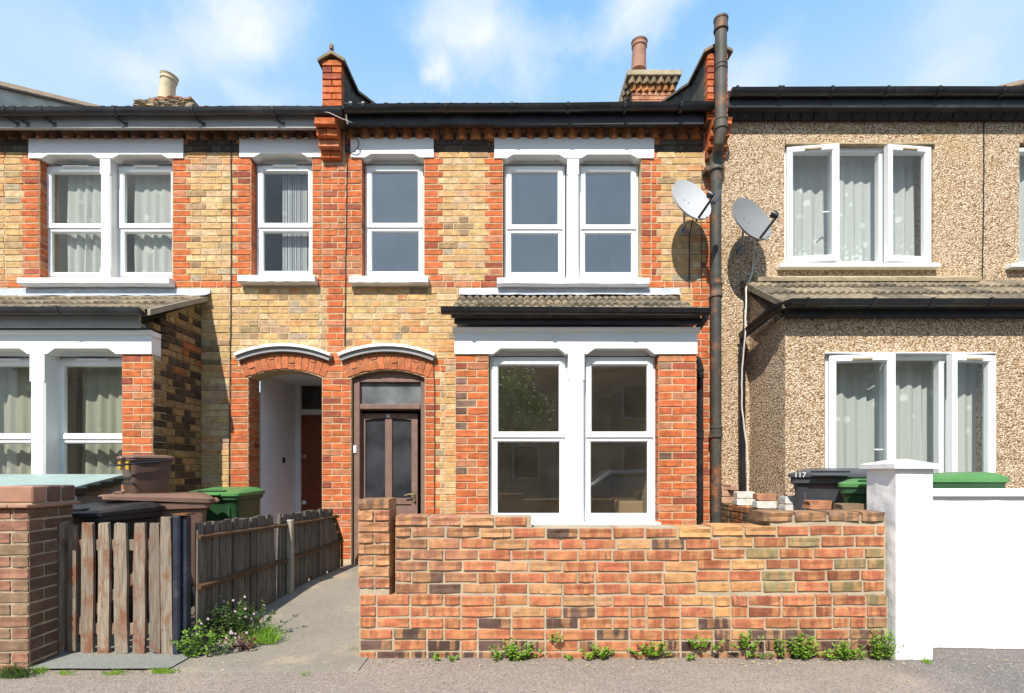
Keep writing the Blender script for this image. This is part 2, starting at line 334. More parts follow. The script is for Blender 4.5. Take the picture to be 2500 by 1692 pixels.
class MB:
    def __init__(s): s.v = []; s.f = []; s.c = []
    def add(s, vs, fs, col=None, M4=None):
        b = len(s.v)
        s.v += [tuple(M4 @ Vector(p)) for p in vs] if M4 is not None else [tuple(p) for p in vs]
        s.f += [tuple(i + b for i in f) for f in fs]
        if col is not None: s.c += [col] * len(vs)
        return s
    def box(s, x0, x1, y0, y1, z0, z1, M4=None, c=0.0):
        if x0 > x1: x0, x1 = x1, x0
        if y0 > y1: y0, y1 = y1, y0
        if z0 > z1: z0, z1 = z1, z0
        if c:
            c = min(c, (x1 - x0) * .45, (y1 - y0) * .45, (z1 - z0) * .45); vs = []; idx = {}
            for i, x in ((0, x0), (1, x1)):
                for j, y in ((0, y0), (1, y1)):
                    for k, z in ((0, z0), (1, z1)):
                        sx, sy, sz = 1 - 2 * i, 1 - 2 * j, 1 - 2 * k
                        idx[i, j, k] = len(vs); vs += [(x, y + sy * c, z + sz * c), (x + sx * c, y, z + sz * c), (x + sx * c, y + sy * c, z)]
            g = lambda i, j, k, a: idx[i, j, k] + a
            fs = [(g(0,0,0,0), g(0,0,1,0), g(0,1,1,0), g(0,1,0,0)), (g(1,0,0,0), g(1,1,0,0), g(1,1,1,0), g(1,0,1,0)),
                  (g(0,0,0,1), g(1,0,0,1), g(1,0,1,1), g(0,0,1,1)), (g(0,1,0,1), g(0,1,1,1), g(1,1,1,1), g(1,1,0,1)),
                  (g(0,0,0,2), g(0,1,0,2), g(1,1,0,2), g(1,0,0,2)), (g(0,0,1,2), g(1,0,1,2), g(1,1,1,2), g(0,1,1,2))]
            for i in (0, 1):
                for j in (0, 1):
                    fs.append((g(i,j,0,0), g(i,j,0,1), g(i,j,1,1), g(i,j,1,0)))
                    fs.append((g(i,0,j,0), g(i,0,j,2), g(i,1,j,2), g(i,1,j,0)))
                    fs.append((g(0,i,j,1), g(0,i,j,2), g(1,i,j,2), g(1,i,j,1)))
                    for k in (0, 1): fs.append((g(i,j,k,0), g(i,j,k,1), g(i,j,k,2)))
            return s.add(vs, fs, None, M4)
        vs = [(x0,y0,z0),(x1,y0,z0),(x1,y1,z0),(x0,y1,z0),(x0,y0,z1),(x1,y0,z1),(x1,y1,z1),(x0,y1,z1)]
        return s.add(vs, [(0,3,2,1),(4,5,6,7),(0,1,5,4),(1,2,6,5),(2,3,7,6),(3,0,4,7)], None, M4)
    def prism_xz(s, poly, y0, y1):       # outline in X-Z pushed along Y
        n = len(poly); vs = [(x, y0, z) for x, z in poly] + [(x, y1, z) for x, z in poly]
        return s.add(vs, [tuple(range(n)), tuple(range(2 * n - 1, n - 1, -1))] + [(i, i + n, (i + 1) % n + n, (i + 1) % n) for i in range(n)])
    def prism_yz(s, poly, x0, x1):
        n = len(poly); vs = [(x0, y, z) for y, z in poly] + [(x1, y, z) for y, z in poly]
        return s.add(vs, [tuple(range(n)), tuple(range(2 * n - 1, n - 1, -1))] + [(i, i + n, (i + 1) % n + n, (i + 1) % n) for i in range(n)])
    def prism_xy(s, poly, z0, z1):
        n = len(poly); vs = [(x, y, z0) for x, y in poly] + [(x, y, z1) for x, y in poly]
        return s.add(vs, [tuple(range(n - 1, -1, -1)), tuple(range(n, 2 * n))] + [(i, (i + 1) % n, (i + 1) % n + n, i + n) for i in range(n)])
    def tube(s, pts, r, n=8, M4=None, cap=True):
        pts = [Vector(p) for p in pts]; rs = r if isinstance(r, (list, tuple)) else [r] * len(pts); vs = []; fs = []
        ref = None
        for i, p in enumerate(pts):
            d = (pts[min(i + 1, len(pts) - 1)] - pts[max(i - 1, 0)]).normalized()
            a = d.orthogonal().normalized() if ref is None else (ref - d * ref.dot(d)).normalized()
            ref = a; b = d.cross(a)
            vs += [p + (a * math.cos(2 * math.pi * k / n) + b * math.sin(2 * math.pi * k / n)) * rs[i] for k in range(n)]
        for i in range(len(pts) - 1):
            for k in range(n): fs.append((i * n + k, i * n + (k + 1) % n, (i + 1) * n + (k + 1) % n, (i + 1) * n + k))
        if cap: fs += [tuple(range(n - 1, -1, -1)), tuple(range((len(pts) - 1) * n, len(pts) * n))]
        return s.add(vs, fs, None, M4)
    def loft(s, rings, M4=None, cap=True):
        n = len(rings[0]); vs = [p for r_ in rings for p in r_]; fs = []
        for i in range(len(rings) - 1):
            for k in range(n): fs.append((i * n + k, i * n + (k + 1) % n, (i + 1) * n + (k + 1) % n, (i + 1) * n + k))
        if cap: fs += [tuple(range(n - 1, -1, -1)), tuple(range((len(rings) - 1) * n, len(rings) * n))]
        return s.add(vs, fs, None, M4)
    def lathe(s, prof, cx=0, cy=0, n=24, M4=None):
        rings = [[(cx + r_ * math.cos(2 * math.pi * k / n), cy + r_ * math.sin(2 * math.pi * k / n), z) for k in range(n)] for r_, z in prof]
        return s.loft(rings, M4)
    def quad(s, a, b, c, d): return s.add([a, b, c, d], [(0, 1, 2, 3)])
    def build(s, name, mat, parent=None, smooth=False, world=True, loc=None, label=None, cat=None, kind=None, group=None, mats=None):
        me = bpy.data.meshes.new(name); me.from_pydata(s.v, [], s.f)
        if s.c:
            at = me.color_attributes.new('bcol', 'FLOAT_COLOR', 'POINT')
            at.data.foreach_set('color', [x for c in s.c for x in (c[0], c[1], c[2], 1.0)])
        me.materials.append(MATS[mat] if isinstance(mat, str) else mat)
        if smooth:
            me.polygons.foreach_set('use_smooth', [True] * len(me.polygons))
            try: me.set_sharp_from_angle(angle=R(40))
            except Exception: pass
        me.update(); o = bpy.data.objects.new(name, me)
        if s.c: o.color = (0, 0, 0, 1)
        if loc: o.location = loc
        link(o, parent, world); return tag(o, label, cat, group, kind)

def rrect(w, d, r, z, cx=0, cy=0, n=3):
    pts = []
    for sx, sy, a0 in ((1, 1, 0), (-1, 1, 90), (-1, -1, 180), (1, -1, 270)):
        for i in range(n + 1):
            a = R(a0 + 90 * i / n); pts.append((cx + sx * (w / 2 - r) + r * math.cos(a), cy + sy * (d / 2 - r) + r * math.sin(a), z))
    return pts

# ---- bricks: eight unit shapes, shared by every brick
def unit_brick(seed):
    q = random.Random(seed); j = lambda a: q.uniform(-a, a); xs = (-.5, 0, .5); out = []; inn = []
    ring = [(-.5, -.5), (-.02, -.5), (.5, -.5), (.5, 0), (.5, .5), (.02, .5), (-.5, .5), (-.5, 0)]
    for x, z in ring:
        out.append((x + j(.006), -.5 + .14 + j(.03), z + j(.025)))
        inn.append((x * (1 - .035) + j(.008), -.5 + j(.035), z * (1 - .13) + j(.03)))
    back = [(x, .5, z) for x, z in ring]; n = 8
    vs = inn + out + back
    fs = [tuple(range(n))]
    for a, b in ((0, n), (n, 2 * n)):
        for i in range(n): fs.append((a + i, b + i, b + (i + 1) % n, a + (i + 1) % n))
    fs.append(tuple(range(3 * n - 1, 2 * n - 1, -1)))
    return vs, fs
UNIT = [unit_brick(s) for s in range(8)]
UNIT_ME = {}
def unit_mesh(k, mat):
    if (k, mat) not in UNIT_ME:
        me = bpy.data.meshes.new('brick'); me.from_pydata(UNIT[k][0], [], UNIT[k][1]); me.materials.append(MATS[mat]); UNIT_ME[k, mat] = me
    return UNIT_ME[k, mat]

class Bag:
    """all bricks of one thing: the largest in view become objects, the rest one joined part"""
    def __init__(s): s.b = []
    def add(s, x, y, z, L, D, H, col, rz=0.0, ry=0.0, mat='house_brick'):
        s.b.append((x, y, z, L, D, H, col, rz, ry, mat, rnd.randrange(8)))
    def flush(s, root, limit=300, name='brick', restname='brickwork'):
        def size(b):
            px = CX + b[0] * S(b[1]); py = HY - (b[2] - EYE) * S(b[1])
            vis = -20 < px < 2520 and -20 < py < 1712
            L = b[3] if abs(b[7]) < .1 else b[3] * .2
            return (L * b[5] * S(b[1]) ** 2) * (1 if vis else .001)
        bs = sorted(s.b, key=size, reverse=True); rest = {}
        for i, (x, y, z, L, D, H, col, rz, ry, mat, k) in enumerate(bs):
            if i < limit:
                o = bpy.data.objects.new(name, unit_mesh(k, mat)); o.color = (col[0], col[1], col[2], 1)
                o.scale = (L, D, H); o.rotation_euler = (0, ry, rz); o.location = (x, y, z); link(o, root)
            else:
                M4 = Matrix.Translation((x, y, z)) @ Matrix.Rotation(rz, 4, 'Z') @ Matrix.Rotation(ry, 4, 'Y') @ Matrix.Diagonal((L, D, H, 1))
                rest.setdefault(mat, MB()).add(UNIT[k][0], UNIT[k][1], col, M4)
        for mat, mb in rest.items(): mb.build(restname, mat, root, kind='stuff')

def jit(c, a): k = 1 + rnd.uniform(-a, a); return tuple(max(.01, v * k * (1 + rnd.uniform(-.05, .05))) for v in c)
def RED():
    r = rnd.random()
    if r < .10: return jit((.30, .085, .05), .2)
    if r < .25: return jit((.46, .19, .10), .1)
    return jit((.50, .138, .052), .13)
def YEL():
    r = rnd.random()
    if r < .08: return jit((.33, .225, .125), .25)
    if r < .30: return jit((.58, .42, .24), .08)
    if r < .40: return jit((.54, .28, .125), .12)
    if r < .47: return jit((.48, .31, .20), .12)
    if r < .50: return jit((.38, .31, .21), .15)
    return jit((.53, .345, .16), .11)
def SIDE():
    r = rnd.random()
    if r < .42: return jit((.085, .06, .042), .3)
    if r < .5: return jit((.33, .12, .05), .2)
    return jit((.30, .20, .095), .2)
def SOOT(): return jit((.095, .080, .066), .3)
COLS = {'r': (RED, 'house_brick'), 'y': (YEL, 'stock_brick'), 's': (SOOT, 'house_brick'), 'd': (SIDE, 'stock_brick')}
PITCH, JOINT = .0746, .0095

def fill_run(bag, a, b, z, kind, par, place, H=PITCH - JOINT):
    """lay one run of bricks from a to b (Flemish bond, squeezed to fit)"""
    ln = b - a
    if ln < .03: return
    if ln < .27: seq = [ln] if ln < .24 or rnd.random() < .6 else [ln * .5, ln * .5]
    else:
        seq = []; t = 0; k = par
        while t < ln - .05:
            w = (.224 if k % 2 == 0 else .112) * rnd.uniform(.97, 1.03); seq.append(w); t += w; k += 1
        q = ln / t; seq = [w * q for w in seq]
    x = a; fn, mat = COLS[kind]
    for w in seq:
        place(x + w / 2, z, w - JOINT, H * rnd.uniform(.96, 1.03), fn(), mat); x += w

def cut(seg, holes):
    out = [seg]
    for h0, h1 in holes:
        nxt = []
        for s0, s1, k in out:
            if h1 <= s0 or h0 >= s1: nxt.append((s0, s1, k)); continue
            if s0 < h0: nxt.append((s0, h0, k))
            if h1 < s1: nxt.append((h1, s1, k))
        out = nxt
    return out

def backing(root, x0, x1, z0, z1, holes, y0, y1, mat, name='wall'):
    """a wall with rectangular openings, as solid pieces side by side in one mesh"""
    xs = sorted({x0, x1, *[v for h in holes for v in h[:2] if x0 < v < x1]}); zs = sorted({z0, z1, *[v for h in holes for v in h[2:] if z0 < v < z1]})
    mb = MB()
    for j in range(len(zs) - 1):
        run = None
        for i in range(len(xs) - 1):
            mx, mz = (xs[i] + xs[i + 1]) / 2, (zs[j] + zs[j + 1]) / 2
            solid = not any(h[0] < mx < h[1] and h[2] < mz < h[3] for h in holes)
            if solid: run = (run[0], xs[i + 1]) if run else (xs[i], xs[i + 1])
            if run and (not solid or i == len(xs) - 2):
                mb.box(run[0], run[1], y0, y1, zs[j], zs[j + 1]); run = None
    return mb.build(name, mat, root)

# ------------------------------------------------------------------ ground
def gz(y):
    t = min(1, max(0, (y + 2.62) / 1.75)); return .155 * t * t * (3 - 2 * t)
def sheet(x0, x1, y0, y1, zf, nx, ny, jx=None):
    mb = MB(); vs = []
    for j in range(ny + 1):
        y = y0 + (y1 - y0) * j / ny
        for i in range(nx + 1):
            x = x0 + (x1 - x0) * i / nx; vs.append((x, y, zf(x, y)))
    mb.add(vs, [(j * (nx + 1) + i, j * (nx + 1) + i + 1, (j + 1) * (nx + 1) + i + 1, (j + 1) * (nx + 1) + i) for j in range(ny) for i in range(nx)]); return mb
from mathutils import noise as mnoise
def wob(x, y, a=.006): return a * mnoise.noise(Vector((x * 2.3, y * 2.3, 0))) + a * .4 * mnoise.noise(Vector((x * 9, y * 9, 3)))
sheet(-300, 300, -300, 300, lambda x, y: -.135, 4, 4).build('ground', 'asphalt_road', kind='structure')
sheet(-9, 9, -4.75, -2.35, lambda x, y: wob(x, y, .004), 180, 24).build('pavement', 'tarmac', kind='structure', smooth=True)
k_ = MB()
for i in range(-10, 10): k_.box(i * .9, i * .9 + .894, -4.9, -4.752, -.133, .003, c=.012)
k_.build('kerb', 'slab_concrete', kind='structure')
sheet(-8.8, 8.8, -2.45, .1, lambda x, y: gz(y) - .012 + wob(x, y, .01), 100, 30).build('garden_ground', 'garden_soil', kind='structure', smooth=True)
def pathz(x, y): return .007 + gz(y) + wob(x, y, .006)
pm = MB(); NX, NY = 26, 44; vs = []
for j in range(NY + 1):
    y = -2.78 + 2.76 * j / NY; xl = -2.26 + .30 * (y + 2.78) / 2.7; 
    xr = -.95 if y < -2.3 else -.60
    for i in range(NX + 1): x = xl + (xr - xl) * i / NX; vs.append((x, y + (.02 * mnoise.noise(Vector((x * 5, 0, 1))) if j == 0 else 0), pathz(x, y) - (.012 if j == 0 else 0)))
pm.add(vs, [(j * (NX + 1) + i, j * (NX + 1) + i + 1, (j + 1) * (NX + 1) + i + 1, (j + 1) * (NX + 1) + i) for j in range(NY) for i in range(NX)])
pm.build('garden_path', 'path_concrete', kind='structure', smooth=True)
sheet(-3.02, -2.12, -2.74, -2.0, lambda x, y: .016 + .9 * gz(y) + wob(x, y, .006), 26, 20).build('gate_threshold', 'slab_concrete', kind='structure', smooth=True)

# ------------------------------------------------------------------ house parts
def ring(mb, x0, x1, z0, z1, w, y0, y1, ch=.012):
    """mitred frame of width w with a chamfered inner edge"""
    o = [(x0, z0), (x1, z0), (x1, z1), (x0, z1)]
    def ins(d): return [(x0 + d, z0 + d), (x1 - d, z0 + d), (x1 - d, z1 - d), (x0 + d, z1 - d)]
    loops = [[(x, y1, z) for x, z in o], [(x, y0, z) for x, z in o], [(x, y0, z) for x, z in ins(w - ch)], [(x, y0 + ch, z) for x, z in ins(w)], [(x, y1, z) for x, z in ins(w)]]
    vs = [p for l_ in loops for p in l_]; fs = []
    for a in range(4):
        for k in range(4): fs.append((a * 4 + k, a * 4 + (k + 1) % 4, (a + 1) * 4 + (k + 1) % 4, (a + 1) * 4 + k))
    mb.add(vs, fs)

def sash_window(root, x0, x1, z0, z1, Y, zr, glass, vent=True, name='window'):
    """white sash: outer frame, a proud upper sash, lower sash; zr = height of the meeting rail"""
    f = MB(); ring(f, x0, x1, z0, z1, .045, Y, Y + .07, .008); w = f.build(name, 'upvc', root)
    up = MB(); ring(up, x0 + .028, x1 - .028, zr - .025, z1 - .03, .058, Y - .022, Y + .03, .014); up.build('sash', 'upvc', w)
    lo = MB(); ring(lo, x0 + .034, x1 - .034, z0 + .03, zr - .028, .045, Y - .008, Y + .035, .012); lo.build('sash', 'upvc', w)
    g = MB(); g.box(x0 + .08, x1 - .08, Y + .004, Y + .010, zr + .03, z1 - .082); g.build('pane', glass, w)
    g = MB(); g.box(x0 + .074, x1 - .074, Y + .010, Y + .016, z0 + .07, zr - .07); g.build('pane', glass, w)
    if vent:
        v = MB(); c_ = (x0 + x1) / 2; hw = (x1 - x0) * .20; v.box(c_ - hw, c_ + hw, Y - .045, Y - .02, z1 - .036, z1 - .014, c=.004); v.build('trickle_vent', 'upvc', w)
    return w

def casement_window(root, x0, x1, z0, z1, Y, cuts, opened, glass, name='window'):
    f = MB(); ring(f, x0, x1, z0, z1, .05, Y, Y + .07, .01)
    for cx in cuts: f.box(cx - .03, cx + .03, Y + .002, Y + .068, z0 + .048, z1 - .048)
    w = f.build(name, 'upvc', root); xs = [x0 + .02] + list(cuts) + [x1 - .02]
    for i in range(len(xs) - 1):
        a, b = xs[i], xs[i + 1]
        if i in opened:
            ang, hinge = opened[i]; W = b - a
            s_ = MB(); ring(s_, 0, W * hinge, z0 + .018, z1 - .018, .07 * 1, -.03, .03, .014) if hinge > 0 else ring(s_, -W, 0, z0 + .018, z1 - .018, .07, -.03, .03, .014)
            p = (a, Y - .012, 0) if hinge > 0 else (b, Y - .012, 0)
            so = s_.build('sash', 'upvc', w, world=False, loc=p); so.rotation_euler.z = ang
            g = MB(); lo_, hi_ = (.065, W - .065) if hinge > 0 else (-W + .065, -.065)
            g.box(lo_, hi_, 0, .006, z0 + .08, z1 - .08); go = g.build('pane', glass, w, world=False, loc=p); go.rotation_euler.z = ang
            v = MB(); m_ = (lo_ + hi_) / 2; v.box(m_ - .09, m_ + .09, -.045, -.03, z1 - .07, z1 - .048, c=.003); vo = v.build('trickle_vent', 'cement', w, world=False, loc=p); vo.rotation_euler.z = ang
            h = MB(); hx = (W - .03) if hinge > 0 else (-W + .03); zc = z0 + (z1 - z0) * .45
            h.box(hx - .012, hx + .012, .03, .05, zc - .05, zc + .05, c=.004).box(hx - .12 * hinge, hx, .05, .065, zc - .008, zc + .008, c=.003)
            ho = h.build('handle', 'upvc', w, world=False, loc=p); ho.rotation_euler.z = ang
        else:
            g = MB(); g.box(a + .02, b - .02, Y + .012, Y + .018, z0 + .05, z1 - .05); g.build('pane', glass, w)
    return w

def lintel(root, x0, x1, zb, zt, notches, y0, y1, mat='white_paint', rise=.042, name='lintel'):
    poly = [(x0, zt), (x0, zb)]
    for a, b in notches:
        e = min(.075, (b - a) * .12); poly += [(a + .045, zb), (a + .045 + e, zb + rise), (b - .045 - e, zb + rise), (b - .045, zb)]
    poly += [(x1, zb), (x1, zt)]
    mb = MB()
    # split into convex strips
    xs = [p[0] for p in poly[1:-1]]; zs = [p[1] for p in poly[1:-1]]
    for i in range(len(xs) - 1):
        if xs[i + 1] - xs[i] > 1e-5: mb.prism_xz([(xs[i], zs[i]), (xs[i + 1], zs[i + 1]), (xs[i + 1], zt), (xs[i], zt)], y0, y1)
    # keep only outer faces is unnecessary: strips butt against each other
    return mb.build(name, mat, root)

def soffit(root, x0, x1, z, y0, y1): 
    MB().box(x0, x1, y0, y1, z, z + .05).build('soffit', 'white_paint', root)

def mullion(root, x0, x1, z0, z1, y0, y1, name='mullion'):
    mb = MB(); c_ = min(.018, (x1 - x0) * .15)
    a, b = z0 + .16 * (z1 - z0) * .6, z1 - .13 * (z1 - z0)
    mb.box(x0, x1, y0, y1, z0, a); mb.box(x0, x1, y0, y1, b, z1)
    mb.prism_xy([(x0, y1), (x0, y0 + c_), (x0 + c_, y0), (x1 - c_, y0), (x1, y0 + c_), (x1, y1)], a, b)
    return mb.build(name, 'white_paint', root)

def sill(root, x0, x1, zt, h, y0, y1, mat='stone_sill'):
    n = 14; mb = MB(); vs = []
    for i in range(n + 1):
        x = x0 + (x1 - x0) * i / n; d = rnd.uniform(-.003, .003); e = rnd.uniform(-.004, .004)
        vs += [(x, y1, zt - h), (x, y0 + .012, zt - h + e), (x, y0 + d, zt - h + .012 + e), (x, y0 + d, zt - .014), (x, y0 + .012, zt - .004), (x, y1, zt)]
    fs = [(i * 6 + k, (i + 1) * 6 + k, (i + 1) * 6 + (k + 1) % 6, i * 6 + (k + 1) % 6) for i in range(n) for k in range(6)]
    fs += [tuple(range(5, -1, -1)), tuple(n * 6 + k for k in range(6))]
    mb.add(vs, fs); return mb.build('sill', mat, root)

def room(root, x0, x1, y0, y1, z0, z1, mat):
    mb = MB()
    mb.quad((x0, y0, z0), (x0, y1, z0), (x0, y1, z1), (x0, y0, z1)); mb.quad((x1, y0, z0), (x1, y0, z1), (x1, y1, z1), (x1, y1, z0))
    mb.quad((x0, y1, z0), (x1, y1, z0), (x1, y1, z1), (x0, y1, z1)); mb.quad((x0, y0, z0), (x1, y0, z0), (x1, y1, z0), (x0, y1, z0)); mb.quad((x0, y0, z1), (x0, y1, z1), (x1, y1, z1), (x1, y0, z1))
    return mb.build('room', mat, root)

def half_gutter(root, pts, r, mat, name='gutter', ends=True):
    """half-round gutter along a list of points, open side up"""
    mb = MB(); n = 9; pts = [Vector(p) for p in pts]; prof = []
    for k in range(n + 1): a = math.pi + math.pi * k / n; prof.append((r * math.cos(a), r * math.sin(a)))
    prof = [(-r - .004, .008)] + prof + [(r + .004, .008)]
    prof += [(p[0] * .9, p[1] * .9) for p in reversed(prof)]
    m = len(prof); vs = []
    for i, p in enumerate(pts):
        d0 = (p - pts[i - 1]).normalized() if i else (pts[1] - p).normalized(); d1 = (pts[i + 1] - p).normalized() if i < len(pts) - 1 else d0
        sd = Vector((d0.y + d1.y, -(d0.x + d1.x), 0)).normalized(); k = 1 / max(.4, sd.dot(Vector((d1.y, -d1.x, 0)).normalized()))
        vs += [p + sd * q[0] * k + Vector((0, 0, q[1])) for q in prof]
    fs = [(i * m + k, (i + 1) * m + k, (i + 1) * m + (k + 1) % m, i * m + (k + 1) % m) for i in range(len(pts) - 1) for k in range(m)]
    h = m // 2
    if ends: fs += [tuple(range(h)), tuple((len(pts) - 1) * m + k for k in range(h - 1, -1, -1))]
    mb.add(vs, fs); return mb.build(name, mat, root, smooth=True)

def gutter_clip(parent, x, y, z, r, mat, strap=True):
    mb = MB(); n = 8
    for i in range(n):
        a0, a1 = math.pi + math.pi * i / n, math.pi + math.pi * (i + 1) / n
        p = [(y + q * math.cos(a), z + q * math.sin(a)) for a in (a0, a1) for q in (r + .001, r + .008)]
        mb.prism_yz([p[0], p[1], p[3], p[2]], x - .014, x + .014)
    mb.box(x - .014, x + .014, y - r - .011, y - r + .004, z - .002, z + .016)
    mb.build('bracket', mat, parent)

def tile_mesh(w, ln, rolls, mat):
    mb = MB(); seg = 4; n = rolls * seg; vs = []; h = .030
    prof = []
    for i in range(n + 1):
        t = (i % seg) / seg if i < n else 0
        prof.append((w * i / n, h * (0, .75, 1, .75)[i % seg] if i < n else 0))
    for x, z in prof: vs += [(x, 0, z - .036), (x, 0, z), (x, ln, z)]
    fs = []
    for i in range(n):
        for k in (0, 1): fs.append((i * 3 + k, (i + 1) * 3 + k, (i + 1) * 3 + k + 1, i * 3 + k + 1))
    mb.add(vs, fs); me = bpy.data.meshes.new('tile'); me.from_pydata(mb.v, [], mb.f); me.materials.append(MATS[mat])
    me.polygons.foreach_set('use_smooth', [True] * len(me.polygons)); me.set_sharp_from_angle(angle=R(60)); return me
TILE = {}
def tiled_slope(root, x0, x1, ya, za, yb, zb, rows, w=.25, mat='roof_tile', base_name='bay_roof'):
    """lean-to roof from the eave (ya, za) to the wall (yb, zb): a sloping board and rows of lapped tiles"""
    ang = math.atan2(zb - za, yb - ya); ln = math.hypot(zb - za, yb - ya)
    b = MB(); b.prism_yz([(ya + .03, za - .05), (yb, zb - .05), (yb, zb - .012), (ya + .03, za - .012)], x0 + .01, x1 - .01); base = b.build(base_name, 'roof_sheet', root)
    n = max(1, round((x1 - x0) / w)); w = (x1 - x0) / n; ex = ln / rows; key = (round(w, 4), round(ex, 3), mat)
    if key not in TILE: TILE[key] = tile_mesh(w, ex + .06, 3, mat)
    for r_ in range(rows):
        for i in range(n):
            t = bpy.data.objects.new('tile', TILE[key]); d = r_ * ex - .02
            t.location = (x0 + i * w + rnd.uniform(-.003, .003), ya + d * math.cos(ang), za + d * math.sin(ang) + .012 + rnd.uniform(-.004, .004))
            t.rotation_euler = (ang - .075 + rnd.uniform(-.016, .016), rnd.uniform(-.01, .01), rnd.uniform(-.012, .012)); C.objects.link(t); t.parent = base
            t.location = t.location  # the base has its vertices in world space
    return base

def main_roof(root, x0, x1, ye, ze, yr, zr, mat='eave_tile', wavy=.0135):
    """eave edge shows as a row of rolls above the gutter"""
    mb = MB(); n = int((x1 - x0) / .036); rows = 12; vs = []
    for j in range(rows + 1):
        for s_ in (0, 1):
            t = j / rows; y = ye + (yr - ye) * t; z = ze + (zr - ze) * t + (.022 if s_ else 0)
            if j == rows and s_: continue
            if j == 0 and not s_: z -= .02
            for i in range(n + 1): x = x0 + (x1 - x0) * i / n; vs.append((x, y, z + wavy * (1 if (i % 4) in (1, 2) else -1)))
    m = n + 1; fs = [(j * m + i, j * m + i + 1, (j + 1) * m + i + 1, (j + 1) * m + i) for j in range(len(vs) // m - 1) for i in range(n)]
    mb.add(vs, fs); b = len(mb.v)
    mb.add([(x0, yr, zr), (x1, yr, zr), (x1, 2 * yr - ye, ze), (x0, 2 * yr - ye, ze)], [(0, 1, 2, 3)])
    return mb.build('roof', mat, root)

def parapet(root, x0, x1, yf, ztop, mat_side, gable_front=True, ztail=None, yend=4.2):
    """party wall carried up above the roof: level kneeler at the front, then following the slope"""
    pts = [(yf + .012, 5.15), (yf + .012, ztop - .06), (yf + .5, ztop - .03), (yend, ztop + (yend - yf - .5) * .51), (yend, ztop + (yend - yf - .5) * .51 - .75), (.28, 5.15)]
    MB().prism_yz(pts, x0, x1).build('parapet', mat_side, root)
    # saddleback coping tiles along the top
    path = [(yf - .035, ztop - .06), (yf + .5, ztop - .02), (yend, ztop + (yend - yf - .5) * .51 + .01)]; xm = (x0 + x1) / 2; k = 0
    for (ya, za), (yb, zb) in zip(path, path[1:]):
        ln = math.hypot(yb - ya, zb - za); n = max(1, round(ln / .42))
        for i in range(n):
            a0, a1 = i / n, (i + 1) / n; y_0, z_0, y_1, z_1 = ya + (yb - ya) * a0, za + (zb - za) * a0, ya + (yb - ya) * a1 - .006, za + (zb - za) * a1
            mb = MB(); ow = .045; up = .085
            prof = [(x0 - ow, -.012), (xm, up - .01), (x1 + ow, -.012), (x1 + ow, .018), (xm, up + .025), (x0 - ow, .018)]
            vs = [(x, y_0, z_0 + z) for x, z in prof] + [(x, y_1, z_1 + z) for x, z in prof]
            mb.add(vs, [(0, 1, 4, 5), (1, 2, 3, 4), (11, 10, 7, 6), (10, 9, 8, 7)] + [(q, q + 6, (q + 1) % 6 + 6, (q + 1) % 6) for q in range(6)])
            mb.build('coping_tile', 'coping_tile', root)
    return xm

def kneeler_bricks(bag, x0, x1, yf, ztop, zbot):
    z = zbot; k = 0
    while z < ztop - .10:
        if k % 2 == 0: bag.add((x0 + x1) / 2, yf + .04, z + .033, x1 - x0 - .004, .09, PITCH - JOINT, RED())
        else:
            for s_ in (0, 1): bag.add(x0 + (x1 - x0) * (.25 + .5 * s_), yf + .04, z + .033, (x1 - x0) / 2 - JOINT, .09, PITCH - JOINT, RED())
        z += PITCH; k += 1

def corbel(root, x0, x1, zt, steps, step_h, ymax):
    bag = Bag()
    for i in range(steps):
        y = -ymax * (steps - i) / steps; z = zt - step_h * (i + 1); n = 2 if i % 2 else 1
        for q in range(n):
            w = (x1 - x0) / n; bag.add(x0 + w * (q + .5), y / 2 + .02, z + step_h / 2, w - .006, abs(y) + .05, step_h - .008, RED())
    bag.flush(root, 99, 'corbel_brick')

# ------------------------------------------------------------------ the three houses
ZB, ZT = -.05, 5.26        # facade foot and top
GX = lambda px: PX(px, 0.0)
GZ = lambda py: PZ(py, 0.0)

def facade(root, bag, x0, x1, holes, zones, arches, y=0.0):
    """zones(z_px, parity, k) -> list of (px0, px1, kind); holes in px; arches keep clear a curve"""
    k = 0; z = GZ(386) - PITCH * 62
    while z < 5.10:
        zc = z + PITCH / 2; py = HY - (zc - EYE) * S(0)
        if zc > ZB:
            hs = [(GX(a), GX(b)) for a, b, t, bt in holes if t < py < bt]
            for fn in arches:
                h = fn(py)
                if h: hs.append(h)
            for a, b, kd in zones(py, k % 2):
                for s0, s1, kk in cut((max(x0, GX(a)), min(x1, GX(b)), kd), hs):
                    if s1 - s0 > .03:
                        fill_run(bag, s0, s1, zc, kk, k % 2, lambda cx, cz, L, H, col, mat: bag.add(cx, y + .0275 + rnd.uniform(-.0025, .0025), cz, L, .06, H, col, mat=mat))
        z += PITCH; k += 1

def arc_fn(pxl, pxr, spring, crown, extra_spring, extra_crown):
    """outline of a segmental arch, everything in px: returns the span it covers at a height"""
    m = (pxl + pxr) / 2; hw = (pxr - pxl) / 2 + 26
    def f(py):
        if py < extra_crown or py > extra_spring + 34: return None
        t = max(0.0, min(1.0, (extra_spring - py) / (extra_spring - extra_crown))); w = hw * math.sqrt(max(0, 1 - t)) 
        if py > extra_spring: w = hw - (py - extra_spring) * .55
        return (GX(m - w), GX(m + w))
    return f

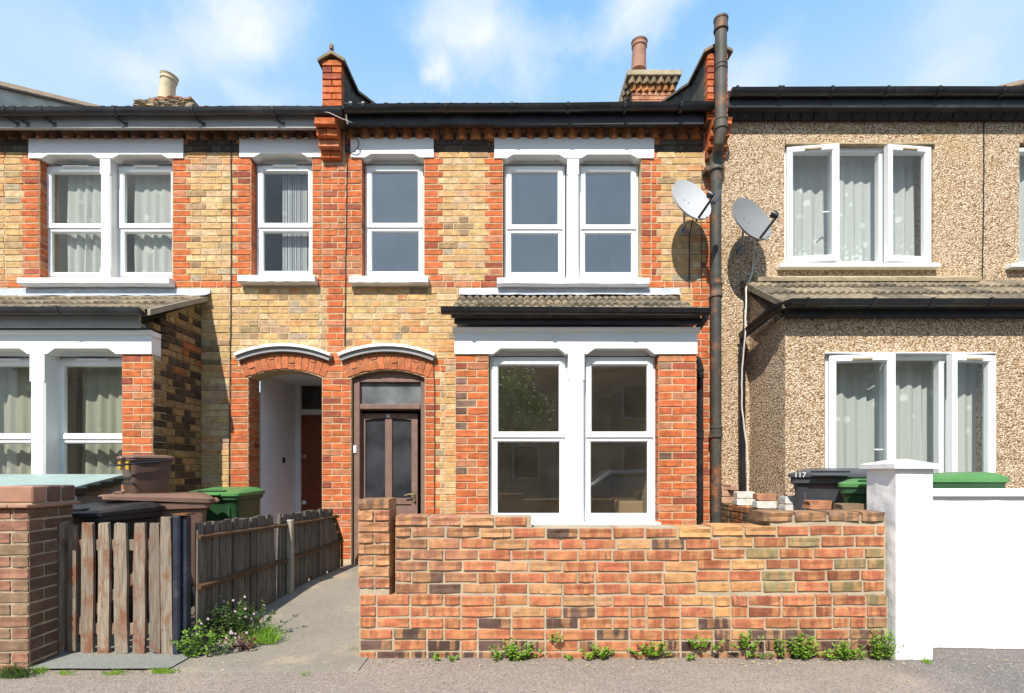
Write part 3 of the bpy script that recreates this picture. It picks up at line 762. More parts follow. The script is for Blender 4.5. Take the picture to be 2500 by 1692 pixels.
def arch_bricks(bag, pxl, pxr, spring, crown, ring_px, y=-.003):
    """voussoirs of a segmental arch"""
    xl, xr = GX(pxl), GX(pxr); zs, zc = GZ(spring), GZ(crown); hw = (xr - xl) / 2; h = zc - zs; rad = (hw * hw + h * h) / (2 * h); cz = zc - rad; cx = (xl + xr) / 2
    a = math.asin(hw / rad) * 1.04; th = ring_px / S(0); n = int(2 * a * (rad + th / 2) / .0765)
    for i in range(n):
        t = -a + 2 * a * (i + .5) / n; w = 2 * a * (rad + th * .5) / n - .008
        if i % 3 == 1:
            parts = ((.0, .36), (.36, 1.0)) if i % 2 else ((0, .62), (.62, 1.0))
        else: parts = ((0, 1.0),)
        for p0, p1 in parts:
            rr = rad + th * (p0 + p1) / 2
            bag.add(cx + rr * math.sin(t), y + .03, cz + rr * math.cos(t), w, .07, th * (p1 - p0) - .008, jit((.46, .155, .07), .12), ry=t)
    return cx, cz, rad, th, a

def hood(root, cx, cz, r0, a, th, y0, y1):
    lo = MB(); hi = MB(); n = 22
    for mb, ra, rb, ya in ((lo, r0, r0 + th * .62, y0 + .03), (hi, r0 + th * .62, r0 + th, y0)):
        ringv = []
        for i in range(n + 1):
            t = -a + 2 * a * i / n
            ringv.append([(cx + q * math.sin(t), yy, cz + q * math.cos(t)) for q, yy in ((ra, y1), (ra, ya), (rb, ya), (rb, y1))])
        mb.loft(ringv)
    o = lo.build('hood_mould', 'grey_hood', root, smooth=True); hi.build('hood_cap', 'white_paint', o, smooth=True)

def arch_fill(root, pxl, pxr, spring, crown, top, y0, y1, mat):
    """backing above the arch curve, up to the rectangular hole's top"""
    mb = MB(); n = 18; xl, xr = GX(pxl), GX(pxr); zs, zc = GZ(spring), GZ(crown); hw = (xr - xl) / 2; h = zc - zs; rad = (hw * hw + h * h) / (2 * h); cx = (xl + xr) / 2; cz = zc - rad
    zz = lambda x: cz + math.sqrt(max(0, rad * rad - (x - cx) ** 2))
    for i in range(n):
        a, b = xl + (xr - xl) * i / n, xl + (xr - xl) * (i + 1) / n
        mb.prism_xz([(a, zz(a)), (b, zz(b)), (b, GZ(top)), (a, GZ(top))], y0, y1)
    mb.build('arch_backing', mat, root)

def dentils(root, x0, x1, z0, z1, colf, pitch=.155, mat='house_brick', step=1):
    n = int((x1 - x0) / pitch); k = 0; w = pitch * .95 / math.sqrt(2)
    me = {}
    for i in range(n):
        x = x0 + (x1 - x0) * (i + .5) / n; key = rnd.randrange(8)
        o = bpy.data.objects.new('dentil', unit_mesh(key, mat)); c = colf(); o.color = (c[0], c[1], c[2], 1)
        o.scale = (w, w, z1 - z0); o.rotation_euler = (0, 0, R(45 + rnd.uniform(-4, 4))); o.location = (x, .006 + rnd.uniform(-.004, .004), (z0 + z1) / 2); link(o, root)

def reveal_bricks(bag, X, y0, y1, z0, z1, facing, kind='r'):
    z = z0; k = 0
    while z < z1 - .03:
        fill_run(bag, y0, y1, z + PITCH / 2, kind, k % 2, lambda c_, cz, L, H, col, mat: bag.add(X - facing * .022, c_, cz, L, .06, H, col, rz=R(90) * facing, mat=mat)); z += PITCH; k += 1

ROOF_PITCH = .53
# ---------------- middle house
MX0, MX1 = GX(786), GX(1752)
house = thing('brick_house', 'middle terraced brick house with brown front door and empty square bay window', 'house', ((MX0 + MX1) / 2, 0, 0))
lhouse = thing('brick_house', 'left terraced brick house with red front door in open arched porch and lace curtains', 'house', (GX(300), 0, 0))
rhouse = thing('pebbledash_house', 'right terraced house rendered in beige pebbledash with open white casement windows', 'house', (GX(2200), 0, 0))

def zones_main(py, par):
    q = lambda a, b: b if par else a
    if py < 372: return [(786, 1752, 's')] if par else [(786, 870, 'r'), (870, 1190, 's'), (1190, 1210, 'r'), (1210, 1596, 's'), (1596, 1612, 'r'), (1612, 1752, 's')]
    if py < 688: return [(786, 1035, 'r'), (1035, q(1070, 1082), 'r'), (q(1070, 1082), q(1194, 1182), 'y'), (q(1194, 1182), 1590, 'r'), (1590, q(1604, 1616), 'r'), (q(1604, 1616), q(1722, 1712), 'y'), (q(1722, 1712), 1752, 'r')]
    if py < 702: return [(786, 1752, 'r')]
    if py < 878: return [(786, q(795, 800), 'y'), (q(795, 800), q(846, 838), 'r'), (q(846, 838), 1116, 'y'), (1116, 1690, 'y'), (1690, 1752, 'r')]
    return [(786, 880, 'r'), (880, 1000, 'r'), (1000, q(1062, 1075), 'r'), (q(1062, 1075), q(1085, 1088), 'r' if py < 905 else 'y'), (q(1085, 1088), 1116, 'y'), (1116, 1690, 'y'), (1690, 1752, 'r')]
H_main = [(882, 1035, 378, 681), (1228, 1565, 378, 686), (857, 1037, 893, 1500)]
LINT_main = [(857, 1059, 337, 387), (1207, 1596, 337, 388), (786, 842, 200, 396), (1718, 1752, 200, 396)]
SILLS_main = [(858, 1048, 676, 702), (1214, 1580, 684, 704)]
BAYROOF_main = [(1124, 1636, 703, 1420)]
bag = Bag()
af = arc_fn(857, 1037, 922, 903, 880, 860)
facade(house, bag, MX0, MX1, H_main + LINT_main + SILLS_main + BAYROOF_main, zones_main, [af])
ac = arch_bricks(bag, 853, 1041, 922, 903, 42)
hood(house, ac[0], ac[1], ac[2] + ac[3] + .004, math.asin(114 / S(0) / (ac[2] + ac[3] + .04)), .085, -.085, .03)
for px_ in (882,): reveal_bricks(bag, GX(px_), .005, .115, GZ(680), GZ(384), 1)
hm = [(GX(a), GX(b), GZ(d), GZ(c_)) for a, b, c_, d in [(882, 1035, 362, 681), (1228, 1565, 362, 686), (857, 1037, 900, 1500)]] + [(PX(1116, -.0), GX(1694), GZ(1500), GZ(790))]
backing(house, MX0, MX1, ZB, ZT, hm, .004, .26, 'house_mortar')
arch_fill(house, 857, 1037, 922, 903, 900, .0045, .255, 'house_mortar')
mat_mortar('sooty_mortar', (.075, .062, .050), (.04, .03, .025))
for a, b in ((842, 857), (1059, 1207), (1596, 1718)): MB().box(GX(a), GX(b), .0005, .004, GZ(373), GZ(333)).build('soot_band', 'sooty_mortar', house)
# upper windows
Yw = .115
sash_window(house, GX(882) + .012, GX(1035) - .004, PZ(678, Yw), PZ(404, Yw), Yw, PZ(552, Yw), 'glass_upper', vent=False)
for a, b in ((1229, 1383), (1413, 1565)): sash_window(house, GX(a) + .010, GX(b) - .006, PZ(680, Yw), PZ(405, Yw), Yw, PZ(556, Yw), 'glass_upper', vent=False)
mullion(house, GX(1385), GX(1413), GZ(686), GZ(388), -.012, .14)
lintel(house, GX(857), GX(1059), GZ(386), GZ(338), [(GX(882), GX(1035))], -.018, .13)
lintel(house, GX(1207), GX(1596), GZ(388), GZ(338), [(GX(1228), GX(1389)), (GX(1409), GX(1565))], -.018, .13)
for a, b in ((882, 1035), (1229, 1565)): soffit(house, GX(a) + .002, GX(b) - .002, GZ(388) + .02, .131, .26)
sill(house, GX(858), GX(1048), GZ(680), .090, -.10, .16); sill(house, GX(1214), GX(1580), GZ(685), .084, -.11, .16)
room(house, GX(860), GX(1060), .19, 2.6, GZ(690), GZ(380), 'room_grey'); room(house, GX(1190), GX(1610), .19, 3.0, GZ(694), GZ(380), 'room_grey')
# front door
Yd = .10
dr = MB(); xl, xr = GX(859), GX(1036); zb, zt = GZ(1402), GZ(922)
fw = .052
for a, b in ((xl, xl + fw + .02), (xr - fw, xr)): dr.box(a, b, .06, .16, zb, zt, c=.006)
zr0, zr1 = PZ(1001, .1), PZ(987, .1)
dr.box(xl + fw + .0205, xr - fw - .0005, .05, .16, zr0, zr1, c=.01)
zh = PZ(930, .1); dr.box(xl + fw + .0205, xr - fw - .0005, .062, .15, zh - .02, zh + .015, c=.004)
door_frame = dr.build('door_frame', 'brown_paint', house)
tp = MB(); n = 14; cxx, czz, rad = ac[0], ac[1], ac[2]
for i in range(n):
    a, b = xl + .01 + (xr - xl - .02) * i / n, xl + .01 + (xr - xl - .02) * (i + 1) / n
    tp.prism_xz([(a, zh + .0155), (b, zh + .0155), (b, czz + math.sqrt(rad * rad - (b - cxx) ** 2) + .03), (a, czz + math.sqrt(rad * rad - (a - cxx) ** 2) + .03)], .075, .15)
tp.build('tympanum', 'brown_paint', house)
fan = MB().box(xl + fw + .02, xr - fw, .108, .116, zr1 - .01, zh - .01).build('fanlight', 'frosted_fan', house)
door = MB(); dx0, dx1, dz0, dz1 = PX(878, .16), PX(1020, .16), PZ(1396, .16), PZ(1003, .16); y0, y1 = .15, .195; st = .062; dm = (dx0 + dx1) / 2
dztop = PZ(1010, .16)
door.box(dx0, dx0 + st + .01, y0, y1, dz0, dztop, c=.004).box(dx1 - st - .012, dx1, y0, y1, dz0, dztop, c=.004)
zmid = PZ(1216, .16)
door.box(dm - .042, dm + .042, y0 + .002, y1, zmid + .001, dztop - .02, c=.005)
door.box(dx0 + st + .0105, dx1 - st - .0125, y0 + .001, y1, zmid - .075, zmid, c=.005)
door.box(dx0 + st + .0105, dx1 - st - .0125, y0 + .001, y1, dz0, dz0 + .20, c=.005)
for s_ in (0, 1):     # gently peaked top rail over each pane
    a, b = (dx0 + st + .0105, dm) if s_ == 0 else (dm, dx1 - st - .0125)
    za, zb_ = (dztop - .075, dztop - .045) if s_ == 0 else (dztop - .045, dztop - .075)
    door.prism_xz([(a, za), (b, zb_), (b, dztop), (a, dztop)], y0 + .001, y1)
dob = door.build('door', 'brown_paint', house)
for a, b in ((dx0 + st, dm - .04), (dm + .04, dx1 - st)): MB().box(a, b, .172, .18, zmid - .01, dztop - .03).build('pane', 'frosted_door', dob)
MB().box(dx0 + st, dx1 - st, .168, .185, dz0 + .19, zmid - .07, c=.003).build('panel', 'brown_paint', dob)
MB().box(dm - .024, dm + .018, .143, .1495, dztop - .046, dztop - .008).build('number_plate', 'white_print', dob)
hd = MB(); hx, hz = PX(1011, .12), PZ(1212, .12)
hd.box(hx - .018, hx + .018, .138, .1495, hz - .075, hz + .075, c=.006).tube([(hx, .14, hz + .02), (hx, .10, hz + .02), (hx - .05, .095, hz + .026), (hx - .11, .10, hz + .01)], .009, 8).tube([(hx, .14, hz - .045), (hx, .115, hz - .045)], .014, 10)
hd.build('handle', 'brass', dob, smooth=True)
MB().box(dx0 - .03, dx1 + .04, .24, .25, ZB, zt).box(xl + fw + .02, xr - fw, .2, .21, zr0 - .05, zh).build('door_void', 'dark_void', house)
MB().box(GX(860) - .004, GX(867), .045, .062, GZ(1106), GZ(1087), c=.003).build('door_bell', 'white_print', house)
MB().box(xl - .03, xr + .03, -.06, .17, GZ(1415), GZ(1399), c=.01).build('doorstep', 'slab_concrete', house)

def text_mesh(parent, txt, size, loc, rot, mat, world=True, name='lettering'):
    cu = bpy.data.curves.new(name, 'FONT'); cu.body = txt; cu.size = size; cu.extrude = .0004; cu.align_x = 'CENTER'; cu.align_y = 'CENTER'
    tmp = bpy.data.objects.new('tmp', cu); C.objects.link(tmp); dg = bpy.context.evaluated_depsgraph_get(); me = bpy.data.meshes.new_from_object(tmp.evaluated_get(dg))
    bpy.data.objects.remove(tmp); bpy.data.curves.remove(cu); me.name = name; me.materials.clear(); me.materials.append(MATS[mat])
    o = bpy.data.objects.new(name, me); o.location = loc; o.rotation_euler = rot; tag(o, kind='stuff'); return link(o, parent, world)
text_mesh(dob, '77', .036, (dm - .003, .142, dztop - .027), (R(90), 0, 0), 'cable_black')

# ---------------- bays
YB = -.80
BX = lambda px: PX(px, YB)
BZ = lambda py: PZ(py, YB)
def bay_pier(bag, xa, xb, z0, z1, kindfn, y=YB):
    z = z1; k = 0
    while z - PITCH > z0:
        fill_run_pier(bag, xa, xb, z - PITCH / 2, k, kindfn, y); z -= PITCH; k += 1
def fill_run_pier(bag, xa, xb, zc, k, kindfn, y):
    w = xb - xa; sp = .64 if k % 2 == 0 else .36; x = xa
    for wd in (w * sp, w * (1 - sp)):
        bag.add(x + wd / 2, y + .0275 + rnd.uniform(-.002, .002), zc, wd - JOINT, .06, (PITCH - JOINT) * rnd.uniform(.97, 1.02), kindfn(x + wd / 2)); x += wd
def bay_common(root, bag, x0, x1, piers, op, zsill, zlint, zlt, mat_m='house_mortar', yb=YB):
    """front of a square bay: brick piers, moulded white lintel"""
    for a, b in piers:
        MB().box(a + .002, b - .002, yb + .004, yb + .21, 0.02, zlint).build('pier', mat_m, root)
    lintel(root, x0 - .004, x1 + .004, zlint, zlt, op, yb - .02, yb + .12, rise=.055, name='bay_lintel')
    co = MB(); zc = zlt
    co.prism_yz([(yb - .02, zc), (yb - .055, zc + .03), (yb - .06, zc + .05), (yb + .1, zc + .05), (yb + .1, zc)], x0 - .02, x1 + .02); co.build('cornice', 'white_paint', root)

bx0, bx1 = BX(1111), BX(1700)
ops = [(BX(1193), BX(1389)), (BX(1425), BX(1608))]
BL, BT = BZ(865), BZ(815)
def pier_col(x):
    return jit((.20, .12, .09), .4) if (x < bx0 + .08 and rnd.random() < .6) or rnd.random() < .05 else RED()
bay_common(house, bag, bx0, bx1, [(bx0, BX(1193)), (BX(1608), bx1)], [(BX(1193), BX(1392)), (BX(1422), BX(1608))], BZ(1280), BL, BT)
bay_pier(bag, bx0, BX(1193), .12, BL - .004, pier_col); bay_pier(bag, BX(1608), bx1, .12, BL - .004, pier_col)
z = BL - .004; k = 0
while z > .3:
    fill_run(bag, YB + .005, YB + .115, z - PITCH / 2, 'r', 0, lambda c_, cz, L, H, col, mat: bag.add(BX(1608) + .022, c_, cz, L, .06, H, col, rz=-R(90), mat=mat)); z -= PITCH
zc_ = BL - .004
while zc_ - PITCH > .12:      # right flank of the bay
    fill_run(bag, YB + .005, -.01, zc_ - PITCH / 2, 'd' if False else 'r', k % 2, lambda c_, cz, L, H, col, mat: bag.add(bx1 - .022, c_, cz, L, .06, H, col, rz=R(90), mat=mat)); zc_ -= PITCH; k += 1
MB().box(bx1 - .1, bx1 - .004, YB + .212, 0.0, 0.0, BL + .2).box(bx0 + .004, bx0 + .1, YB + .212, 0.0, 0.0, BL + .2).build('bay_flank', 'house_mortar', house)
Ybw = YB + .10
for a, b in ops: sash_window(house, a + .008, b - .006, PZ(1271, Ybw), PZ(872, Ybw), Ybw, PZ(1062, Ybw), 'glass_bay', vent=False)
mullion(house, BX(1387), BX(1426), .42, BL, YB - .016, YB + .16)
for a, b in ops: soffit(house, a, b, BL + .012, YB + .121, YB + .3)
sill(house, BX(1190), BX(1611), PZ(1274, YB), .09, YB - .05, YB + .2, 'white_paint')
MB().box(BX(1193), BX(1608), YB + .005, YB + .19, .02, PZ(1274, YB) - .092).build('bay_apron', 'house_mortar', house)
room(house, BX(1150), BX(1650), YB + .19, 2.6, .25, BL + .05, 'room_beige')
# bay roof, fascia, gutter
def bay_top(root, x0, x1, fx0, fx1, gx0, gx1, mat_g, mat_f, ze, ztop, fas_z0, fas_z1, rows=3, gz_=None):
    base = tiled_slope(root, x0, x1, YB - .17, ze, -.02, ztop, rows)
    MB().box(fx0, fx1, YB - .105, YB - .075, fas_z0, fas_z1).build('fascia', mat_f, root)
    MB().box(fx0 + .01, fx1 - .01, YB - .075, YB + .1, fas_z0 + .02, fas_z0 + .05).build('soffit', mat_f, root)
    g = half_gutter(root, [(gx0, YB - .185, gz_ + .004), ((gx0 + gx1) / 2, YB - .185, gz_ - .003), (gx1, YB - .185, gz_ - .008)], .054, mat_g)
    n = max(2, int((gx1 - gx0) / .85))
    for i in range(n): gutter_clip(g, gx0 + .08 + (gx1 - gx0 - .16) * (i + .2) / n, YB - .185, gz_ - .002, .054, mat_g)
    return base
zeave, zwall = PZ(762, -.97), GZ(724)
gzm = PZ(758, -.95)
bay_top(house, PX(1098, -.97), PX(1713, -.97), BX(1112), BX(1701), PX(1079, -.95), PX(1728, -.95), 'black_plastic', 'black_board', zeave, zwall, BZ(797), BZ(768), gz_=gzm)
def flashing(root, pxa, pxb, pyt, pyb):
    n = 26; mb = MB(); vs = []; xa, xb = GX(pxa), GX(pxb)
    for i in range(n + 1):
        x = xa + (xb - xa) * i / n; q = rnd.uniform(-.006, .006)
        vs += [(x, -.012, GZ(pyt) + rnd.uniform(-.004, .004)), (x, -.022 + q * .3, GZ(pyb) + .03), (x, -.11, GZ(pyb) - .025 + q)]
    mb.add(vs, [(i * 3 + k, i * 3 + k + 1, (i + 1) * 3 + k + 1, (i + 1) * 3 + k) for i in range(n) for k in (0, 1)]); return mb.build('lead_flashing', 'lead', root, smooth=True)
flashing(house, 1122, 1658, 704, 722)
# kneeler piers and party walls
XPL0, XPL1 = PX(786, -.2), PX(835, -.2)
corbel(house, GX(787), GX(837), GZ(322), 4, .086, .25)
bag2 = bag
kneeler_bricks(bag, XPL0, XPL1, -.2, PZ(137, -.2), GZ(322) + .005)
parapet(house, XPL0 + .006, XPL1 - .006, -.2, PZ(139, -.2), 'weathered_render')
MB().box((XPL0 + XPL1) / 2 - .022, (XPL0 + XPL1) / 2 + .022, -.235, -.19, PZ(139, -.2) + .06, PZ(139, -.2) + .13, c=.012).build('finial', 'coping_tile', house)
XPR0, XPR1 = PX(1726, -.2), PX(1778, -.2)
corbel(house, GX(1720), GX(1766), GZ(322), 4, .086, .25)
kneeler_bricks(bag, XPR0, XPR1, -.2, PZ(118, -.2), GZ(322) + .005)
parapet(house, XPR0 + .006, XPR1 - .006, -.2, PZ(117, -.2), 'weathered_render')
# eaves
dentils(house, GX(842), GX(1716), PZ(334, -.05), PZ(311, -.05), lambda: jit((.38, .165, .075), .3))
MB().box(GX(843), GX(1717), -.140, .0, PZ(311, -.05) + .003, 5.27).build('oversail', 'house_brick', house).color = (.10, .06, .04, 1)
MB().box(PX(843, -.2), PX(1720, -.2), -.180, -.140, PZ(303, -.18), 5.28).build('fascia', 'black_board', house)
YE = -.236; ge = PZ(262, YE)
gm = half_gutter(house, [(PX(842, YE), YE, ge - .012)] + [(PX(842, YE) + (PX(1742, YE) - PX(842, YE)) * t, YE, ge - .012 + .03 * t + .004 * math.sin(9 * t)) for t in (.2, .4, .6, .8, 1)], .056, 'black_plastic')
for px_ in (860, 890, 1090, 1250, 1386, 1524, 1660): gutter_clip(gm, PX(px_, YE), YE, ge + .001, .056, 'black_plastic')
main_roof(house, XPL1, XPR0, -.20, PZ(257, -.2) - .008, 4.0, PZ(257, -.2) - .008 + 4.2 * ROOF_PITCH, wavy=.017)

# chimney of the middle house
def chimney(root, pxl, pxr, py_cap, Y, depth, zbase, bag, fancy=True, potpx=None, potmat='clay_pot'):
    s = S(Y); x0, x1 = PX(pxl, Y), PX(pxr, Y); zt = PZ(py_cap, Y); 
    MB().box(x0 + .012, x1 - .012, Y + .012, Y + depth, zbase, zt - .02).build('chimney', 'house_mortar', root)
    z = zt - .36 if fancy else zt - .2; k = 0
    while z > zbase:
        fill_run(bag, x0, x1, z - PITCH / 2, 'r', k % 2, lambda c_, cz, L, H, col, mat: bag.add(c_, Y + .03, cz, L, .06, H, jit((.46, .22, .13), .25), mat=mat))
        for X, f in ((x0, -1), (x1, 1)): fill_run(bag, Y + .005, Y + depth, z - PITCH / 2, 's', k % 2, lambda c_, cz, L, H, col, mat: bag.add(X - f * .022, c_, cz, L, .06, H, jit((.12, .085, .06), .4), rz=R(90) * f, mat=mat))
        z -= PITCH; k += 1
    if fancy:
        for lvl, (zz, out, n, col) in enumerate(((zt - .36, .03, 7, (.42, .18, .07)), (zt - .255, .075, 7, (.26, .20, .13)))):
            for i in range(n):
                w = (x1 - x0 + 2 * out) / n; o = bpy.data.objects.new('dentil', unit_mesh(i, 'house_brick')); c = jit(col, .3); o.color = (*c, 1)
                o.scale = (w * .66, w * .66, .10); o.rotation_euler = (0, 0, R(45)); o.location = (x0 - out + w * (i + .5), Y - out + .03, zz + .05); link(o, root)
            for i in range(6):
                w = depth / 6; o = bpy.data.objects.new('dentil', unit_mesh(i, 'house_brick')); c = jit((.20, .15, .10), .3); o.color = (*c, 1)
                o.scale = (w * .66, w * .66, .10); o.rotation_euler = (0, 0, R(45)); o.location = (x0 - out + .03, Y + w * (i + .5), zz + .05); link(o, root)
        MB().box(x0 - .11, x1 + .11, Y - .11, Y + depth + .1, zt - .145, zt - .04, c=.012).build('chimney_cap', 'cement', root)
    c2 = MB().box(x0 + (.06 if fancy else -.06), x1 - (.16 if fancy else .1), Y + .02, Y + depth - .05, zt - .039, zt + .05, c=.02).build('flaunching', 'cement', root)
XC = chimney(house, 1543, 1645, 175, 3.4, 1.0, 6.0, bag)
def pot(root, px, pyb, pyt, wpx, Y, tilt, mat):
    Y += .25; x = PX(px, Y); z0, z1 = PZ(pyb, Y) - .06, PZ(pyt, Y); r = wpx / 2 / S(Y); h = z1 - z0
    mb = MB(); M4 = Matrix.Translation((x, Y, z0)) @ Matrix.Rotation(tilt, 4, 'Y')
    mb.lathe([(r * .97, 0), (r * .88, h * .78), (r * .9, h * .8), (r * 1.0, h * .82), (r * 1.0, h * .9), (r * .93, h * .92), (r * 1.08, h), (r * .8, h), (r * .75, h * .8)], n=28, M4=M4)
    mb.build('chimney_pot', mat, root, smooth=True)
pot(house, 1559, 165, 104, 37, 3.4, .03, 'clay_pot')
bag.flush(house, 300)

# soil stack and small drainpipe on the middle house
def pipe(root, pts, r, mat, collars, name, n=16):
    mb = MB(); mb.tube(pts, r, n); p = mb.build(name, mat, root, smooth=True)
    for (c0, c1, k) in collars:
        c0, c1 = Vector(c0), Vector(c1); d = c1 - c0; q = MB()
        q.tube([c0, c0 + d * .06, c0 + d * .2, c0 + d * .24, c0 + d * .76, c0 + d * .8, c0 + d * .94, c1], [r * 1.02, r * k, r * k, r * (k - .1), r * (k - .1), r * k, r * k, r * 1.02], n)
        q.build('collar', mat, p, smooth=True)
    return p
ux, uy, lx, ly = PX(1760, -.33), -.33, PX(1748, -.13), -.13
zu = lambda py: PZ(py, uy)
zl = lambda py: PZ(py, ly)
pipe(house, [(ux, uy, zu(60)), (ux, uy, zu(300)), (ux, uy, zu(318)), (ux - .004, uy + .03, zu(340)), (lx + .006, ly - .04, zl(372)), (lx, ly, zl(395)), (lx, ly, zl(420))], .062, 'cast_iron',
     [((ux, uy, zu(78)), (ux, uy, zu(44)), 1.24), ((ux, uy, zu(172)), (ux, uy, zu(158)), 1.12), ((ux, uy, zu(318)), (ux, uy, zu(290)), 1.2), ((lx, ly, zl(420)), (lx, ly, zl(378)), 1.25)], 'soil_pipe')
pipe(house, [(lx, ly, zl(419)), (lx, ly, zl(1285))], .058, 'cast_iron_lower', [((lx, ly, zl(728)), (lx, ly, zl(690)), 1.22), ((lx, ly, zl(1070)), (lx, ly, zl(1040)), 1.25)], 'soil_pipe')
MB().box(lx - .11, lx - .05, ly + .0, .0, zl(415), zl(404)).build('pipe_lug', 'cast_iron', house)
dy = -.42; dxp = PX(1709, dy)
pipe(house, [(bx1 + .005, dy, PZ(872, dy)), (bx1 + .05, dy, PZ(872, dy)), (dxp - .02, dy, PZ(878, dy)), (dxp, dy, PZ(895, dy)), (dxp, dy, PZ(1285, dy))], .034, 'black_plastic',
     [((dxp, dy, PZ(925, dy)), (dxp, dy, PZ(900, dy)), 1.2), ((dxp, dy, PZ(1072, dy)), (dxp, dy, PZ(1050, dy)), 1.22)], 'drainpipe', 12)
pipe(house, [(PX(1726, -.95), -.93, gzm - .05), (PX(1712, -.9), -.80, gzm - .14)], .032, 'black_plastic', [], 'gutter_outlet', 12)

# ---------------- left house
LX0 = -6.5; LX1 = MX0 - .002
def zones_left(py, par):
    q = lambda a, b: b if par else a
    if py < 372: return [(-200, 786, 's')] if par else [(-200, 60, 's'), (60, 448, 's'), (448, 460, 'r'), (460, 575, 's'), (575, 786, 'r')]
    if py < 688: return [(-200, q(58, 50), 'y'), (q(58, 50), 250, 'r'), (250, q(455, 466), 'r'), (q(455, 466), q(579, 567), 'y'), (q(579, 567), 786, 'r')]
    if py < 702: return [(-200, 786, 'r')]
    if py < 870: return [(-200, q(775, 780), 'y'), (q(775, 780), 786, 'y')]
    if py < 905: return [(-200, 563, 'y'), (563, 620, 'r'), (740, 786, 'r')]
    return [(-200, q(563, 560), 'y'), (q(563, 560), 786, 'r')]
bagL = Bag()
HL = [(95, 421, 378, 684), (612, 762, 378, 679), (605, 785, 893, 1500)]
LL = [(73, 449, 337, 389), (586, 786, 337, 386)]; SL = [(64, 428, 684, 704), (591, 776, 676, 702)]
BL_ = [(-400, 489, 703, 1420)]
afl = arc_fn(605, 785, 922, 903, 880, 860)
facade(lhouse, bagL, LX0, LX1, HL + LL + SL + BL_, zones_left, [afl])
acl = arch_bricks(bagL, 603, 789, 922, 903, 42)
hood(lhouse, acl[0], acl[1], acl[2] + acl[3] + .004, math.asin(113 / S(0) / (acl[2] + acl[3] + .04)), .085, -.085, .03)
hl = [(GX(a), GX(b), GZ(d), GZ(c_)) for a, b, c_, d in [(95, 421, 362, 684), (612, 762, 362, 679), (605, 785.5, 900, 1500)]]
for a, b in ((-120, 73), (449, 586)): MB().box(GX(a), GX(b), .0005, .004, GZ(373), GZ(333)).build('soot_band', 'sooty_mortar', lhouse)
backing(lhouse, LX0, LX1, ZB, ZT, hl + [(LX0 + .2, GX(455), GZ(1500), GZ(790))], .004, .26, 'house_mortar')
arch_fill(lhouse, 605, 785, 922, 903, 900, .0045, .255, 'house_mortar')
reveal_bricks(bagL, GX(95), .005, .115, GZ(683), GZ(388), 1); reveal_bricks(bagL, GX(612), .005, .115, GZ(679), GZ(385), 1)
reveal_bricks(bagL, GX(605), .005, .262, GZ(1410), GZ(923), 1)
reveal_bricks(bagL, GX(421), .005, .09, GZ(683), GZ(388), -1)
for a, b, zb_ in ((96, 246, 682), (288, 421, 682)): sash_window(lhouse, PX(a if a > 200 else 110, Yw), GX(b) + (.03 if b < 300 else -.003), PZ(680, Yw), PZ(405, Yw), Yw, PZ(553, Yw), 'glass_clear')
sash_window(lhouse, GX(612) + .012, GX(762) - .003, PZ(677, Yw), PZ(404, Yw), Yw, PZ(552, Yw), 'glass_clear')
mullion(lhouse, GX(246), GX(271), GZ(684), GZ(388), -.012, .16)
lintel(lhouse, GX(73), GX(449), GZ(388), GZ(340), [(GX(95), GX(250)), (GX(268), GX(421))], -.018, .13)
lintel(lhouse, GX(586), GX(785.5), GZ(385), GZ(338), [(GX(612), GX(762))], -.018, .13)
for a, b in ((96, 420), (612, 762)): soffit(lhouse, GX(a) + .002, GX(b) - .002, GZ(388) + .02, .131, .26)
sill(lhouse, GX(64), GX(428), GZ(685), .080, -.11, .16); sill(lhouse, GX(591), GX(776), GZ(678), .090, -.10, .16)
room(lhouse, GX(70), GX(450), .19, 3, GZ(692), GZ(380), 'room_beige'); room(lhouse, GX(590), GX(780), .19, 2.6, GZ(690), GZ(380), 'room_grey')
# porch
px0, px1 = GX(605) + .016, GX(785.5) + .26
pz = MB(); zf, zcl = GZ(1410), GZ(900) + .01
pz.quad((px0, .263, zf), (px0, 1.35, zf), (px0, 1.35, zcl), (px0, .263, zcl)); pz.quad((px1, .263, zf), (px1, .263, zcl), (px1, 1.35, zcl), (px1, 1.35, zf))
pz.quad((px0, .263, zcl), (px0, 1.35, zcl), (px1, 1.35, zcl), (px1, .263, zcl)); pz.build('porch_wall', 'porch_white', lhouse)
MB().box(px0, px1, -.02, 1.35, zf - .1, zf).build('porch_floor', 'slab_concrete', lhouse)
Yp = 1.3; ps = S(Yp)
pf = MB(); fx0, fx1 = px0 + .001, px1 - .001; ff = .075
pf.box(fx0, fx0 + ff, Yp - .06, Yp + .03, zf, zcl, c=.006).box(fx1 - ff, fx1, Yp - .06, Yp + .03, zf, zcl, c=.006)
pf.box(fx0 + ff, fx1 - ff, Yp - .05, Yp + .03, PZ(1013, Yp), PZ(1000, Yp), c=.006).box(fx0 + ff, fx1 - ff, Yp - .05, Yp + .03, PZ(928, Yp), zcl, c=.006); pf.build('door_frame', 'porch_white', lhouse)
MB().box(fx0 + ff, fx1 - ff, Yp + .0, Yp + .01, PZ(1002, Yp), PZ(926, Yp)).build('fanlight', 'frosted_door', lhouse)
rd = MB(); ra, rb, rz0, rz1 = fx0 + ff + .003, fx1 - ff - .003, zf + .02, PZ(1013, Yp) - .004
rd.box(ra, rb, Yp - .02, Yp + .03, rz0, rz1)
rdo = rd.build('door', 'red_door', lhouse)
dw = rb - ra
